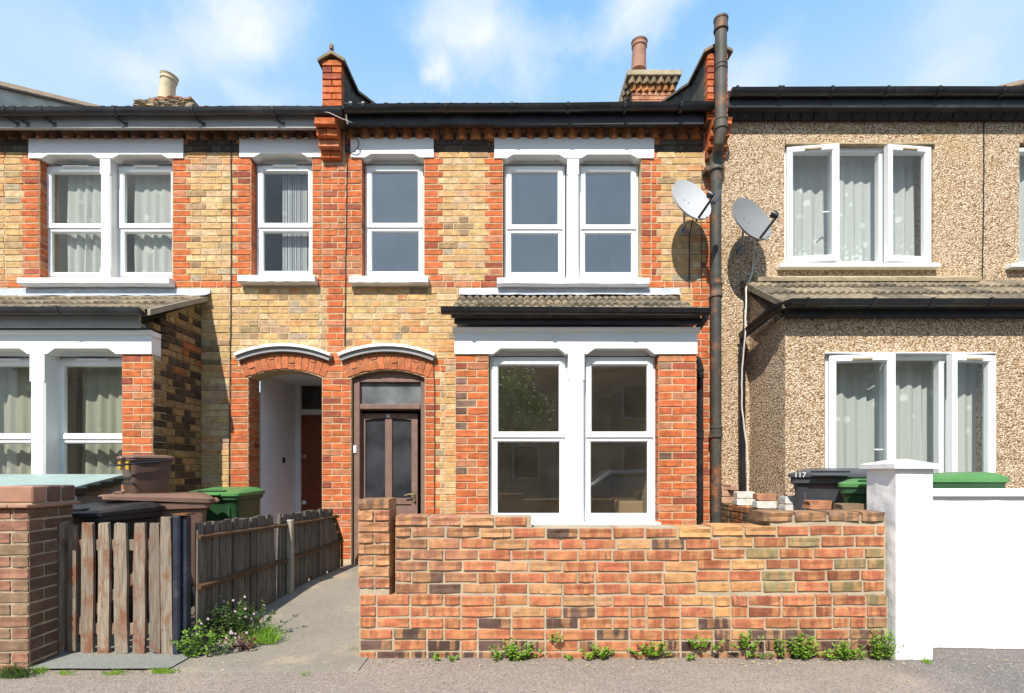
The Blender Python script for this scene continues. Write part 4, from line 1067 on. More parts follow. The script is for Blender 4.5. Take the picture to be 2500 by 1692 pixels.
for (u0, u1, v0, v1) in ((.12, .46, .06, .40), (.54, .88, .06, .40), (.12, .46, .46, .72), (.54, .88, .46, .72)):
    f = MB(); ring(f, ra + dw * u0, ra + dw * u1, rz0 + (rz1 - rz0) * v0, rz0 + (rz1 - rz0) * v1, .03, Yp - .032, Yp - .0195, .01); f.build('panel', 'red_door', rdo)
sb = MB(); xc, zc2 = (ra + rb) / 2, rz0 + (rz1 - rz0) * .86
sb.prism_xz([(xc - .22, zc2 - .07), (xc + .22, zc2 - .07), (xc + .15, zc2 + .06), (xc, zc2 + .10), (xc - .15, zc2 + .06)], Yp - .026, Yp - .0195); sb.build('pane', 'dark_void', rdo)
for py_, m_ in ((1115, 'brass'), (1226, 'white_print')):
    q = MB(); q.tube([(ra + .05, Yp - .02, PZ(py_, Yp)), (ra + .05, Yp - .06, PZ(py_, Yp)), (ra + .05, Yp - .065, PZ(py_, Yp))], [.014, .03, .018], 12); q.build('knob', m_, rdo, smooth=True)
MB().box(xc - .14, xc + .14, Yp - .03, Yp - .0195, PZ(1209, Yp), PZ(1192, Yp), c=.004).build('letterbox', 'steel', rdo)
MB().box(px0 + .001, px0 + .02, PZ(0, 0) * 0 + .85, .90, PZ(1130, .87), PZ(1117, .87), c=.003).build('door_bell', 'cable_black', lhouse)
# left bay
lbx1 = BX(372)
lops = [(BX(-120), BX(78)), (BX(112), BX(297))]
LBL, LBT = BZ(865), BZ(822)
bay_common(lhouse, bagL, BX(-300), lbx1, [(BX(-300), BX(-120)), (BX(297), lbx1)], [(BX(-120), BX(82)), (BX(108), BX(297))], 0, LBL, LBT)
bay_pier(bagL, BX(297), lbx1, .05, LBL - .004, lambda x: RED()); bay_pier(bagL, BX(-300), BX(-120), .05, LBL - .004, lambda x: RED())
for a, b in lops: sash_window(lhouse, a + (.008 if a < -5 else PX(138, YB + .17) - a), b - .004, PZ(1300, YB + .17), PZ(874, YB + .17), YB + .17, PZ(1066, YB + .17), 'glass_clear')
mullion(lhouse, BX(76), BX(112), .3, LBL, YB - .016, YB + .2)
for a, b in lops: soffit(lhouse, a, b, LBL + .012, YB + .121, YB + .3)
MB().box(BX(-120), BX(297), YB + .005, YB + .19, 0.0, PZ(1302, YB)).build('bay_apron', 'house_mortar', lhouse)
room(lhouse, BX(-140), BX(300), YB + .25, 2.6, .15, LBL + .05, 'room_beige')
# flank wall seen in shade, up to the slope of the roof
zr_ = lambda y: BZ(776) + (GZ(740) - BZ(776)) * (y - YB) / -YB
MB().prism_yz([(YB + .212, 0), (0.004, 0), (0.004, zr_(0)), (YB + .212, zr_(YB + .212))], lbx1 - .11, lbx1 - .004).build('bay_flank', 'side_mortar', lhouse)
z = .04; k = 0
while z < 3.2:
    zc_ = z + PITCH / 2
    yend = 0.0; ystart = YB + .004
    if zc_ + .03 > LBL and zc_ < LBT + .06: ystart = YB + .125
    ys = ystart
    while ys < -.02 and zr_(ys) < zc_ + .05: ys += .02
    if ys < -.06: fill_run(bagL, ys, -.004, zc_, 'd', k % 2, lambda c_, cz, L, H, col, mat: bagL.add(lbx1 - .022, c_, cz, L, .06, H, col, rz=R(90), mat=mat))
    z += PITCH; k += 1
zeL, zwL = PZ(757, -.97), GZ(726)
bay_top(lhouse, BX(-300), PX(352, -.97) + .02, BX(-300), BX(358), BX(-300), PX(352, -.95), 'grey_gutter', 'grey_fascia', zeL, zwL, BZ(806), BZ(768), gz_=PZ(757, -.95))
vg = MB(); xv = PX(352, -.97) + .022
vg.prism_yz([(YB - .16, zeL - .045), (-.012, zwL - .045), (-.012, zwL + .012), (YB - .16, zeL + .012)], xv, xv + .03); vg.build('verge', 'concrete', lhouse)
flashing(lhouse, -200, 515, 705, 724)
bagL.flush(lhouse, 300)
# left eaves
dentils(lhouse, LX0 + .05, GX(784), PZ(335, -.05), PZ(312, -.05), lambda: jit((.22, .115, .07), .45))
MB().box(LX0, GX(785), -.140, .0, PZ(312, -.05) + .003, 5.25).build('oversail', 'house_brick', lhouse).color = (.12, .075, .05, 1)
MB().box(LX0, PX(785, -.2), -.180, -.140, PZ(312, -.18), 5.24).build('fascia', 'grey_fascia', lhouse)
gl_ = PZ(270, YE)
gL = half_gutter(lhouse, [(LX0 + i * (PX(836, YE) - LX0) / 8, YE, gl_ - .008 + .012 * i / 8 + .004 * math.sin(i * 2.2)) for i in range(9)], .054, 'grey_gutter')
for px_ in (20, 45, 110, 285, 475, 670): 
    gutter_clip(gL, PX(px_, YE), YE, gl_ - .002, .054, 'grey_gutter')
    b_ = MB(); b_.tube([(PX(px_, -.2) - .01, YE, gl_ - .058), (PX(px_, -.2) + .05, -.20, gl_ - .09), (PX(px_, -.2) + .09, -.184, gl_ - .115)], .009, 6).box(PX(px_, -.2) + .07, PX(px_, -.2) + .11, -.187, -.1805, gl_ - .14, gl_ - .095); b_.build('bracket', 'black_plastic', gL)
main_roof(lhouse, LX0, XPL0, -.20, PZ(263, -.2) - .010, 4.0, PZ(263, -.2) - .010 + 4.2 * ROOF_PITCH, wavy=.012)
parapet(lhouse, -6.72, -6.5, -.2, 5.97, 'cream_render')
bagLC = Bag(); Yc = 3.4
MB().box(PX(352, Yc), PX(452, Yc), Yc + .05, Yc + .95, 6.0, PZ(247, Yc)).build('chimney', 'grey_mortar', lhouse)
for k, (pa, pb2, pz_, nn, cl_) in enumerate(((338, 466, 266, 7, (.28, .22, .15)), (326, 478, 256, 6, (.30, .25, .17)), (330, 470, 249, 5, (.24, .19, .13)), (360, 468, 241, 5, (.40, .22, .15)))):
    xa_, xb_ = PX(pa, Yc), PX(pb2, Yc)
    for q in range(nn):
        w_ = (xb_ - xa_) / nn
        bagLC.add(xa_ + w_ * (q + .5), Yc + .4 + rnd.uniform(-.03, .03), PZ(pz_, Yc) + rnd.uniform(-.01, .012), w_ - .012, .85, .062, jit(cl_, .3), ry=rnd.uniform(-.05, .05))
bagLC.flush(lhouse, 80, 'chimney_brick')
pot(lhouse, 405, 240, 186, 37, 3.4, .14, 'buff_pot')
ob = MB(); ob.tube([(PX(430, 3.4), 3.9, PZ(228, 3.4)), (PX(455, 3.4), 3.9, PZ(229, 3.4)), (PX(476, 3.4), 3.9, PZ(243, 3.4))], [.10, .12, .08], 12); ob.build('fallen_pot', 'clay_pot', lhouse, smooth=True)

# ---------------- right house
RX0, RX1 = GX(1753), 7.3
rY = -.03
hr = [(GX(1912), GX(2272), GZ(650), GZ(352)), (GX(2482), GX(2760), GZ(650), GZ(352))]
backing(rhouse, RX0, RX1, ZB, PZ(222, rY), hr + [(BX(2040), BX(2690) - .2, GZ(1500), GZ(800))], rY, .24, 'pebbledash')
def rwin(px0, px1, pyt, pyb, Y, cuts, opened, label=None):
    return casement_window(rhouse, PX(px0, Y), PX(px1, Y), PZ(pyb, Y), PZ(pyt, Y), Y, [PX(c_, Y) for c_ in cuts], opened, 'glass_clear')
Yr = .0
rwin(1913, 2270, 361, 648, Yr, (2036, 2152), {0: (-R(7), 1), 2: (R(6), -1)})
rwin(2480, 2755, 361, 648, Yr, (2600,), {})
MB().box(GX(1912), GX(2272) + .01, rY - .035, .0, GZ(361) + .002, GZ(356), c=.004).build('window_head', 'cement', rhouse)
MB().box(PX(1903, -.1), PX(2295, -.1), rY - .085, .0, GZ(662), GZ(651), c=.008).build('sill', 'upvc', rhouse)
MB().box(PX(2468, -.1), PX(2765, -.1), rY - .085, .0, GZ(662), GZ(651), c=.008).build('sill', 'upvc', rhouse)
room(rhouse, GX(1905), GX(2290), .08, 3, GZ(655), GZ(350), 'room_beige'); room(rhouse, GX(2470), GX(2765), .08, 3, GZ(655), GZ(350), 'room_beige')
# right bay
rbx0 = BX(1917); rb1 = BX(2700)
rho = (BX(2013), BX(2428), BZ(1290), BZ(862))
backing(rhouse, rbx0, rb1, 0.0, BZ(778) + .03, [rho], YB, YB + .2, 'pebbledash', 'bay_wall')
MB().prism_yz([(YB + .2005, 0), (rY - .0005, 0), (rY - .0005, GZ(720)), (YB + .2005, BZ(766))], rbx0, rbx0 + .15).build('bay_flank', 'pebbledash', rhouse)
MB().prism_yz([(YB + .2005, 0), (rY - .0005, 0), (rY - .0005, GZ(720)), (YB + .2005, BZ(766))], rb1 - .15, rb1).build('bay_flank', 'pebbledash', rhouse)
Yrb = YB + .03
rwin(2015, 2426, 866, 1288, Yrb, (2166, 2300), {0: (-R(8), 1), 2: (R(8), -1)})
MB().box(rho[0], rho[1], YB - .03, Yrb, BZ(866) + .004, BZ(861), c=.004).build('window_head', 'upvc', rhouse)
room(rhouse, BX(2005), BX(2440), Yrb + .07, 2.6, .2, BZ(850), 'room_beige')
ze_r, zw_r = PZ(738, -.97), GZ(692)
x_r0 = PX(1922, -.97)
tiled_slope(rhouse, x_r0, rb1, YB - .17, ze_r, -.05, zw_r, 3)
fl = MB(); n = 24
for i in range(n):
    a, b = GX(1832) + (GX(2362) - GX(1832)) * i / n, GX(1832) + (GX(2362) - GX(1832)) * (i + 1) / n - (.004 if i % 3 == 2 else 0)
    fl.prism_yz([(rY - .001, GZ(676)), (rY - .16, GZ(691) - rnd.uniform(0, .01)), (rY - .15, GZ(700)), (rY - .001, GZ(700))], a, b)
fl.build('cement_fillet', 'cement', rhouse)
MB().prism_yz([(YB - .15, ze_r - .05), (rY - .002, zw_r - .05), (rY - .002, zw_r + .02), (YB - .15, ze_r + .012)], x_r0 - .03, x_r0 - .001).build('verge', 'roof_tile', rhouse)
MB().box(rbx0 - .005, rb1, YB - .085, YB - .001, BZ(778), BZ(752)).build('fascia', 'black_board', rhouse)
gr = half_gutter(rhouse, [(rb1, YB - .185, PZ(738, -.95)), (PX(1930, -.95), YB - .185, PZ(738, -.95)), (rbx0 - .10, YB - .02, PZ(738, -.95) - .004), (rbx0 - .11, rY - .08, PZ(738, -.95) - .09)], .054, 'black_plastic')
for px_ in (1960, 2120, 2260, 2400): gutter_clip(gr, PX(px_, -.95), YB - .185, PZ(738, -.95), .054, 'black_plastic')
rdx = rbx0 - .11
pipe(rhouse, [(rdx, rY - .08, PZ(738, -.95) - .12), (rdx, rY - .06, 2.6), (rdx, rY - .06, .16)], .036, 'black_plastic', [((rdx, rY - .06, 2.52), (rdx, rY - .06, 2.62), 1.2)], 'drainpipe', 12)
# right eaves
zre = PZ(222, YE)
dn = MB(); dnn = 34
MB().box(RX0 + .03, RX1, -.20, rY - .001, PZ(262, -.2), zre + .03).build('fascia', 'black_board', rhouse)
for i in range(dnn):
    w = (RX1 - RX0 - .05) / dnn; x = RX0 + .04 + w * i
    o = MB().prism_yz([(rY - .001, PZ(296, -.04)), (rY - .05, PZ(296, -.05)), (-.13, PZ(268, -.13)), (-.13, PZ(262, -.2) - .001), (rY - .001, PZ(262, -.2) - .001)], x + rnd.uniform(.002, .01), x + w - .004).build('dentil', 'black_board', rhouse)
gR = half_gutter(rhouse, [(PX(1783, YE), YE, zre - .008), (4.5, YE, zre), (RX1, YE, zre - .004)], .058, 'black_plastic')
for px_ in (1795, 1897, 1905, 2025, 2160, 2285, 2440): gutter_clip(gR, PX(px_, YE), YE, zre - .004, .058, 'black_plastic')
main_roof(rhouse, RX0 + .1, RX1, -.2, zre - .02, 4.0, zre - .02 + 4.2 * ROOF_PITCH, wavy=.012)
parapet(rhouse, 7.3, 7.52, -.2, 6.19, 'clay_pot')

# ------------------------------------------------------------------ curtains, one per window
def curtain(label, x0, x1, z0, z1, Y, mat, folds, amp=.03, group='net curtains'):
    n = int(folds * 8); mb = MB(); vs = []; rows = 6; ph = rnd.uniform(0, 6); q = [rnd.uniform(.5, 1.3) for _ in range(n + 2)]
    for j in range(rows + 1):
        t = j / rows
        for i in range(n + 1):
            x = x0 + (x1 - x0) * i / n; u = i / n * folds * 2 * math.pi + ph
            vs.append((x + .006 * math.sin(u * .7 + j), Y + amp * (.35 + .65 * t) * q[i // 8] * math.sin(u + .5 * math.sin(u * .37)) , z1 + (z0 - z1) * t + (.012 * math.sin(u) if j == rows else 0)))
    mb.add(vs, [(j * (n + 1) + i, j * (n + 1) + i + 1, (j + 1) * (n + 1) + i + 1, (j + 1) * (n + 1) + i) for j in range(rows) for i in range(n)])
    return mb.build('curtain', mat, None, smooth=True, label=label, cat='curtain', group=group)
mat_lace('lace_upper_left', (.76, .78, .73), GZ(690), .12); mat_lace('lace_bay_left', (.60, .60, .48), .55, .95)
mat_lace('lace_upper_right', (.83, .86, .85), GZ(655), .50); mat_lace('lace_bay_right', (.82, .85, .82), .62, .75)
mat_lace('string_curtain', (.62, .64, .66), GZ(690), .01)
curtain('white net curtain behind left light of the upper paired window, left brick house', GX(125), GX(255), GZ(688), GZ(400), .23, 'lace_upper_left', 6)
curtain('white net curtain behind right light of the upper paired window, left brick house', GX(292), GX(430), GZ(688), GZ(400), .23, 'lace_upper_left', 6)
cs = MB()
for i in range(30):
    x = GX(668 + i * 3.4 + rnd.uniform(-1, 1)); zt_ = GZ(490 + 55 * abs(math.sin(i * .16 + .7)) - i * .9); 
    cs.box(x - .005, x + .005, .232, .236, GZ(688), GZ(400))
cs.build('curtain', 'string_curtain', None, label='white string curtain hanging in the single upper window, left brick house', cat='curtain')
curtain('cream flowered net curtain in the left light of the ground floor bay, left brick house', BX(-110), BX(85), .3, BL + .02, YB + .36, 'lace_bay_left', 6, .04)
curtain('cream flowered net curtain behind storage box in the bay, left brick house', BX(125), BX(300), .3, BL + .02, YB + .36, 'lace_bay_left', 6, .04)
curtain('white lace curtain in upper casement window of the pebbledash house', GX(1915), GX(2275), GZ(652), GZ(356), .20, 'lace_upper_right', 14, .03)
curtain('white lace curtain in upper window cut by the right edge, pebbledash house', GX(2478), GX(2760), GZ(652), GZ(356), .20, 'lace_upper_right', 12, .03)
curtain('white lace curtain in ground floor bay window of the pebbledash house', BX(2010), BX(2432), .3, BZ(858), YB + .23, 'lace_bay_right', 15, .035)

mat_simple('cardboard', (.36, .26, .16), .8, .1, 6)
bxs = thing('cardboard_box', 'stack of cardboard boxes inside the bay, behind the right lower pane', 'box', (1.35, -.05, .25))
MB().box(1.15, 1.52, -.2, .15, .25, .62, c=.01).build('lower_box', 'cardboard', bxs); MB().box(1.20, 1.47, -.18, .12, .622, .90, c=.01).build('upper_box', 'cardboard', bxs)

# ------------------------------------------------------------------ cables and dishes
def cable(label, pts, r, mat, wig=.0):
    P = []; pts = [Vector(p) for p in pts]
    for a, b in zip(pts, pts[1:]):
        n = max(2, int((b - a).length / .09))
        for i in range(n): P.append(a.lerp(b, i / n) + Vector((rnd.uniform(-wig, wig), 0, 0)))
    P.append(pts[-1]); return MB().tube(P, r, 5).build('cable', mat, None, smooth=True, label=label, cat='cable')
cable('thin black cable down the left brick house beside the porch', [(GX(565), -.012, GZ(338)), (GX(566), -.012, GZ(600)), (GX(563), -.012, GZ(918)), (GX(561), -.012, GZ(1200)), (GX(561), -.012, GZ(1395))], .0055, 'cable_black', .003)
cable('black cable down the red brick strip between the two front doors', [(GX(848), -.012, GZ(398)), (GX(846), -.012, GZ(560)), (GX(844), -.012, GZ(700)), (GX(843), -.012, GZ(846))], .0055, 'cable_black', .003)
cable('black cable down the brickwork between brown door and bay window', [(GX(1059), -.012, GZ(882)), (GX(1062), -.012, GZ(1000)), (GX(1060), -.012, GZ(1395))], .005, 'cable_black', .003)
cable('black loop of slack cable hanging below the gutter beside the corbel', [(GX(860), -.03, GZ(330)), (GX(872), -.05, GZ(342)), (GX(880), -.06, GZ(355)), (GX(878), -.06, GZ(368)), (GX(868), -.04, GZ(376)), (GX(848), -.014, GZ(376))], .006, 'cable_black')
cable('thin dark cable down the pebbledash right of the upper window', [(GX(2395), rY - .006, GZ(297)), (GX(2395), rY - .006, GZ(500)), (GX(2391), rY - .006, GZ(686))], .006, 'cable_black', .002)
cable('thin dark wire down the brickwork right of the upper paired window', [(GX(1713), -.012, GZ(400)), (GX(1711), -.012, GZ(560)), (GX(1712), -.012, GZ(700))], .004, 'cable_black', .002)
cable('black cable running down from the pale satellite dish', [(GX(1682), -.14, GZ(546)), (GX(1682), -.02, GZ(575)), (GX(1682), -.012, GZ(700))], .007, 'cable_black', .001)
cable('slack white cable from the dark dish down the pebbledash to the garden', [(GX(1831), -.16, GZ(594)), (GX(1834), rY - .02, GZ(640)), (GX(1832), rY - .02, GZ(670)), (PX(1822, -.2), -.2, PZ(705, -.2)), (PX(1820, -.28), -.28, PZ(800, -.28)), (PX(1812, -.2), -.2, PZ(900, -.2)), (PX(1811, -.16), -.16, PZ(1000, -.16)), (PX(1824, -.16), -.16, PZ(1090, -.16)), (PX(1826, -.2), -.2, PZ(1260, -.2))], .009, 'cable_white', .004)
cable('thin slack wire strung under the left gutter', [(PX(740, -.26), -.26, PZ(265, -.26)), (PX(800, -.30), -.27, PZ(275, -.27)), (PX(835, -.27), -.27, PZ(290, -.27)), (PX(866, -.16), -.16, PZ(302, -.16))], .004, 'cable_white', .003)

def dish(label, px, py, rpx, mat, Y, wall_y, lnb_box):
    s = S(Y); r = rpx / s; c = Vector((PX(px, Y), Y, PZ(py, Y)))
    t = thing('satellite_dish', label, 'satellite dish', (c.x, wall_y, c.z))
    n = Vector((.34, -.86, .32)).normalized()
    up = (Vector((0, 0, 1)) - n * n.z).normalized(); sd = up.cross(n)
    M4 = Matrix(((sd.x, up.x, n.x, c.x), (sd.y, up.y, n.y, c.y), (sd.z, up.z, n.z, c.z), (0, 0, 0, 1)))
    d = MB(); rings = []; N = 40
    for k in (1.0, .8, .6, .4, .2, .02):
        rings.append([(r * k * .94 * math.cos(2 * math.pi * i / N), r * k * math.sin(2 * math.pi * i / N), .20 * r * k * k) for i in range(N)])
    front = rings; back = [[(x * 1.0, y * 1.0, z - .012) for x, y, z in q] for q in reversed(rings)]
    lip = [[(x * 1.03, y * 1.03, z + .003) for x, y, z in rings[0]], [(x * 1.03, y * 1.03, z - .016) for x, y, z in rings[0]]]
    d.loft(list(reversed(front)) + lip + [back[-1]] + list(reversed(back))[1:], M4); d.build('dish', mat, t, smooth=True)
    a0 = M4 @ Vector((.02, -r * .96, .16 * r)); a1 = M4 @ Vector((r * .30, -r * .55, r * .98)); m_ = M4 @ Vector((0, 0, -.02))
    MB().tube([a0 - n * .03, a0, a1], .014, 8).build('arm', 'bin_black', t)
    q = MB(); tip = M4 @ Vector((r * .22, -r * .36, r * .88))
    q.tube([a1, a1.lerp(tip, .5), tip, tip + (tip - a1) * .2], [.026, .036, .04, .014], 12); q.build('lnb', 'bin_black', t, smooth=True)
    if lnb_box:
        e = a1 + Vector((.03, 0, -.01)); MB().box(-.03, .03, -.025, .025, -.075, .075, Matrix.Translation(e) @ Matrix.Rotation(R(30), 4, 'Y'), .008).build('lnb_cover', 'bin_grey', t)
    foot = Vector((m_.x + .05, wall_y, m_.z - r * .55))
    b = MB(); b.tube([m_, m_ - n * .06, Vector((m_.x + .02, (m_.y + wall_y) / 2 + .02, foot.z)), foot], .014, 8).box(foot.x - .03, foot.x + .03, wall_y - .012, wall_y, foot.z - .06, foot.z + .06, c=.003).build('bracket', 'steel', t)
    for u, v in ((-.25, .08), (-.02, -.0)):
        p = M4 @ Vector((u * r, v * r, .205 * r * (u * u + v * v) + .002)); MB().tube([p, p + n * .004], .005, 6).build('bolt', 'cable_black', t)
    return t
dish('pale grey satellite dish with boxy receiver on the brick wall beside the soil pipe', 1682, 496, 57, 'dish_grey', -.32, 0.0, True)
dish('dark grey satellite dish on the pebbledash wall', 1828, 543, 60, 'dish_dark_grey', -.34, rY, False)

# ------------------------------------------------------------------ front garden wall (bricks)
YW = -2.5; sw = S(YW)
WX = lambda px: PX(px, YW)
WZ = lambda py: PZ(py, YW)
wall = thing('brick_wall', 'low weathered brick front wall with end pier, weeds along its foot', 'wall', (WX(1500), YW, 0))
wb = Bag()
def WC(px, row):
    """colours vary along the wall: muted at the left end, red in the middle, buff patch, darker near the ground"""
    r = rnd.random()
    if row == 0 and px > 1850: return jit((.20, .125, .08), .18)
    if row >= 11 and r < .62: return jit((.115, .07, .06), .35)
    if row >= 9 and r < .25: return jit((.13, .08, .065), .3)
    if px < 1150 and row < 7:
        if r < .2: return jit((.17, .10, .075), .2)
        return jit((.34, .165, .10), .16)
    if 1640 < px < 1860:
        if r < .65: return jit((.50, .27, .12), .12)
    if px > 1860 and r < .28: return jit((.24, .19, .10), .25)
    if px > 1860 and r < .5: return jit((.30, .11, .06), .2)
    if r < .10: return jit((.14, .085, .065), .25)
    if r < .25: return jit((.46, .26, .14), .15)
    return jit((.405, .145, .075), .18)
P_ = .0748
zt0 = WZ(1258)
core = MB()
core.box(WX(964), WX(2166), YW + .016, YW + .205, -.05, zt0 - P_ - .010)
core.box(WX(878), WX(2166), YW - .004, YW + .21, -.05, WZ(1457))
core.box(WX(878), WX(950), YW + .002, YW + .2, .0, WZ(1222))
core.box(WX(966), WX(1298), YW + .017, YW + .2, zt0 - P_ - .012, zt0 - .012)
core.box(WX(1884), WX(2164), YW + .017, YW + .2, zt0 - P_ - .012, zt0 + .0)
core.build('mortar', 'wall_mortar', wall)
fi = MB(); n = 90       # mortar ledge where the upper part steps back
for i in range(n):
    a, b = WX(958) + (WX(2165) - WX(958)) * i / n, WX(958) + (WX(2165) - WX(958)) * (i + 1) / n
    h = rnd.uniform(.012, .024); fi.prism_yz([(YW - .006, WZ(1459)), (YW + .012, WZ(1459) + h), (YW + .03, WZ(1459) + h), (YW + .03, WZ(1459))], a, b)
fi.build('mortar_ledge', 'grey_mortar', wall)
for row in range(13):
    zc = zt0 - P_ * (row + .5)
    low = row >= 7
    x = WX(878) if low else WX(962); x1 = WX(2164); k = row
    first = True; hb = 0
    while x < x1 - .03:
        if low: w = .1125 if rnd.random() < .42 else .2235
        elif first: w = .1125 if row % 2 else .2235
        else: w = .2235 * rnd.uniform(.96, 1.04)
        if not low and not first and rnd.random() < .05: w = .1125 * rnd.uniform(.9, 1.4)
        if x + w > x1 - .05: w = x1 - x
        w = min(w, .24); first = False
        px_ = CX + (x + w / 2) * sw; skip = False; dz = 0
        sag = -.006 * math.sin((px_ - 960) / 380) + (.012 if px_ > 1740 and row < 7 else 0)
        if row == 0 and not (px_ < 1302 or px_ > 1878): skip = True
        if row == 0 and px_ > 1878: dz = .018
        if zc < .012: skip = False
        if not skip:
            yy = YW + (.036 if low else .056) + rnd.uniform(-.003, .003); D = .10
            if row <= 1: D = .20; yy = YW + .004 + .10 + rnd.uniform(-.004, .004)
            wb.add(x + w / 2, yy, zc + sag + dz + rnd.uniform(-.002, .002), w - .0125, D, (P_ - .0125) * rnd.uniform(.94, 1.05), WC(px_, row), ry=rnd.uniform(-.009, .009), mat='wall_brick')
        x += w
# end pier
zt1 = WZ(1217); x0, x1 = WX(873), WX(953); k = 0; z = zt1
while z - P_ > WZ(1462):
    ws = [x1 - x0] if k % 2 == 0 else [(x1 - x0) * .5] * 2; x = x0
    for w in ws:
        wb.add(x + w / 2, YW + .105 - .012 + rnd.uniform(-.004, .004), z - P_ / 2, w - .009, .21, (P_ - .009) * rnd.uniform(.96, 1.03), jit((.20, .115, .08), .15) if k == 0 else (jit((.42, .22, .12), .15) if rnd.random() < .7 else jit((.36, .15, .09), .2)), ry=rnd.uniform(-.012, .012), mat='wall_brick'); x += w
    z -= P_; k += 1
wb.flush(wall, 300)
# dividing wall between the two right-hand gardens
dvx = 2.385
dv = thing('dividing_wall', 'low stepped brick wall with spaced upright bricks beside the soil pipe', 'wall', (dvx, -1.2, .12))
MB().box(dvx + .012, dvx + .20, -2.28, -.06, .1, .80).build('mortar', 'grey_mortar', dv)
db = Bag(); z = .875; k = 0
while z > .35:
    fill_run(db, -2.28, -.05, z - PITCH / 2, 'd', k % 2, lambda c_, cz, L, H, col, mat: db.add(dvx + .05, c_, cz, L, .10, H, jit((.20, .13, .085), .35) if rnd.random() < .7 else jit((.36, .16, .08), .2), rz=-R(90), mat='pier_brick')); z -= PITCH; k += 1
whites = 0
for px_, hh, cl in ((1780, .15, (.42, .26, .18)), (1818, .15, (.66, .64, .60)), (1868, .14, (.66, .64, .60)), (1938, .12, (.62, .62, .60)), (2000, .10, (.40, .19, .11)), (2080, .085, (.20, .14, .09))):
    D = 1250 * (dvx + .1) / (px_ - 1250); y = CAMY + D
    lift = .055 if px_ > 1980 else 0
    if lift: db.add(dvx + .09, y, .875 + .02, .105, .19, .05, cl, rz=-R(90), mat='pier_brick')
    db.add(dvx + .09, y, .875 + .035 + lift, .105, .19, .068, cl, rz=-R(90), mat='pier_brick')
    if hh > .11: db.add(dvx + .09, y + .0, .875 + .11, .10, .185, .065, jit((.36, .18, .11), .2) if cl[0] > .6 and px_ == 1868 else cl, rz=-R(90), mat='pier_brick')
    if px_ in (1780,): db.add(dvx + .09, y + .0, .875 + .18, .215, .10, .065, (.46, .30, .22), rz=-R(90) + .3, mat='pier_brick')
db.flush(dv, 150)

# left brick gate pier
YP = -2.72; sp_ = S(YP)
px1_ = PX(70, YP); px0_ = px1_ - .335
gp = thing('brick_pier', 'brown brick gate pier with tile creasing at the left edge', 'pier', (px0_ + .16, YP + .15, 0))
pb = Bag(); dep = .33
MB().box(px0_ + .01, px1_ - .008, YP + .008, YP + dep - .008, -.04, PZ(1240, YP)).build('mortar', 'wall_mortar', gp)
z = PZ(1240, YP); k = 0
while z > .0:
    q = z - PITCH / 2
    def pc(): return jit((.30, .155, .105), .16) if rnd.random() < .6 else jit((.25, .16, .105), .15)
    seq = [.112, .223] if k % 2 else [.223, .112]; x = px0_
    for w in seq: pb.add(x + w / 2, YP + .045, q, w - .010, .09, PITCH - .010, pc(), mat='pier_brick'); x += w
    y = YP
    for w in (([.112, .218] if k % 2 else [.218, .112])): pb.add(px1_ - .045, y + w / 2, q, w - .010, .09, PITCH - .010, jit((.13, .08, .055), .2), rz=R(90), mat='pier_brick'); y += w  # right side bricks darkened: its shade, and some moss, put into the colour
    z -= PITCH; k += 1
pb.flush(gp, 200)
zc0 = PZ(1240, YP)
for i in range(3):
    a = px0_ - .02 + i * .127
    MB().box(a, a + .123, YP - .035, YP + dep + .03, zc0 + .001, zc0 + .021, c=.004).build('creasing_tile', 'clay_pot', gp)
for i in range(3):
    y_ = YP + .005 + i * .108
    MB().box(px1_ - .205, px1_ + .018, y_, y_ + .100, zc0 + .030, zc0 + .135, c=.008).build('brick', 'clay_pot' if i == 0 else 'bin_brown_dark', gp)
MB().box(px1_ - .20, px1_ + .01, YP + .012, YP + .325, zc0 + .021, zc0 + .125).build('capping_mortar', 'wall_mortar', gp)

# white rendered pillar and wall on the right
YV = -2.54
wp = thing('rendered_wall', 'white painted rendered garden wall with capped gate pillar', 'wall', (PX(2300, YV), YV + .15, 0))
vx0, vx1 = PX(2187, YV), PX(2277, YV); ztp = PZ(1143, YV)
def rough_box(x0, x1, y0, y1, z0, z1, n, amp):
    """box with a slightly uneven rendered surface"""
    mb = MB()
    def face(o, u, v, nu, nv, nrm):
        vs = []
        for j in range(nv + 1):
            for i in range(nu + 1):
                p = Vector(o) + Vector(u) * (i / nu) + Vector(v) * (j / nv); d = amp * mnoise.noise(p * 9) + amp * .5 * mnoise.noise(p * 30)
                e = 0 if i in (0, nu) or j in (0, nv) else 1
                vs.append(p + Vector(nrm) * d * e)
        mb.add(vs, [(j * (nu + 1) + i, j * (nu + 1) + i + 1, (j + 1) * (nu + 1) + i + 1, (j + 1) * (nu + 1) + i) for j in range(nv) for i in range(nu)])
    dx, dy_, dz = x1 - x0, y1 - y0, z1 - z0; f = lambda d: max(2, int(d / n))
    face((x0, y0, z0), (dx, 0, 0), (0, 0, dz), f(dx), f(dz), (0, -1, 0)); face((x0, y1, z0), (0, -dy_, 0), (0, 0, dz), f(dy_), f(dz), (-1, 0, 0))
    face((x1, y0, z0), (0, dy_, 0), (0, 0, dz), f(dy_), f(dz), (1, 0, 0)); face((x0, y0, z1), (dx, 0, 0), (0, dy_, 0), f(dx), f(dy_), (0, 0, 1)); face((x1, y1, z0), (-dx, 0, 0), (0, 0, dz), f(dx), f(dz), (0, 1, 0))
    return mb
rough_box(vx0, vx1, YV, YV + .275, -.03, ztp - .004, .02, .006).build('pillar', 'white_render', wp, smooth=True)
cp = MB(); o_ = .032; cxm, cym = (vx0 + vx1) / 2, YV + .137
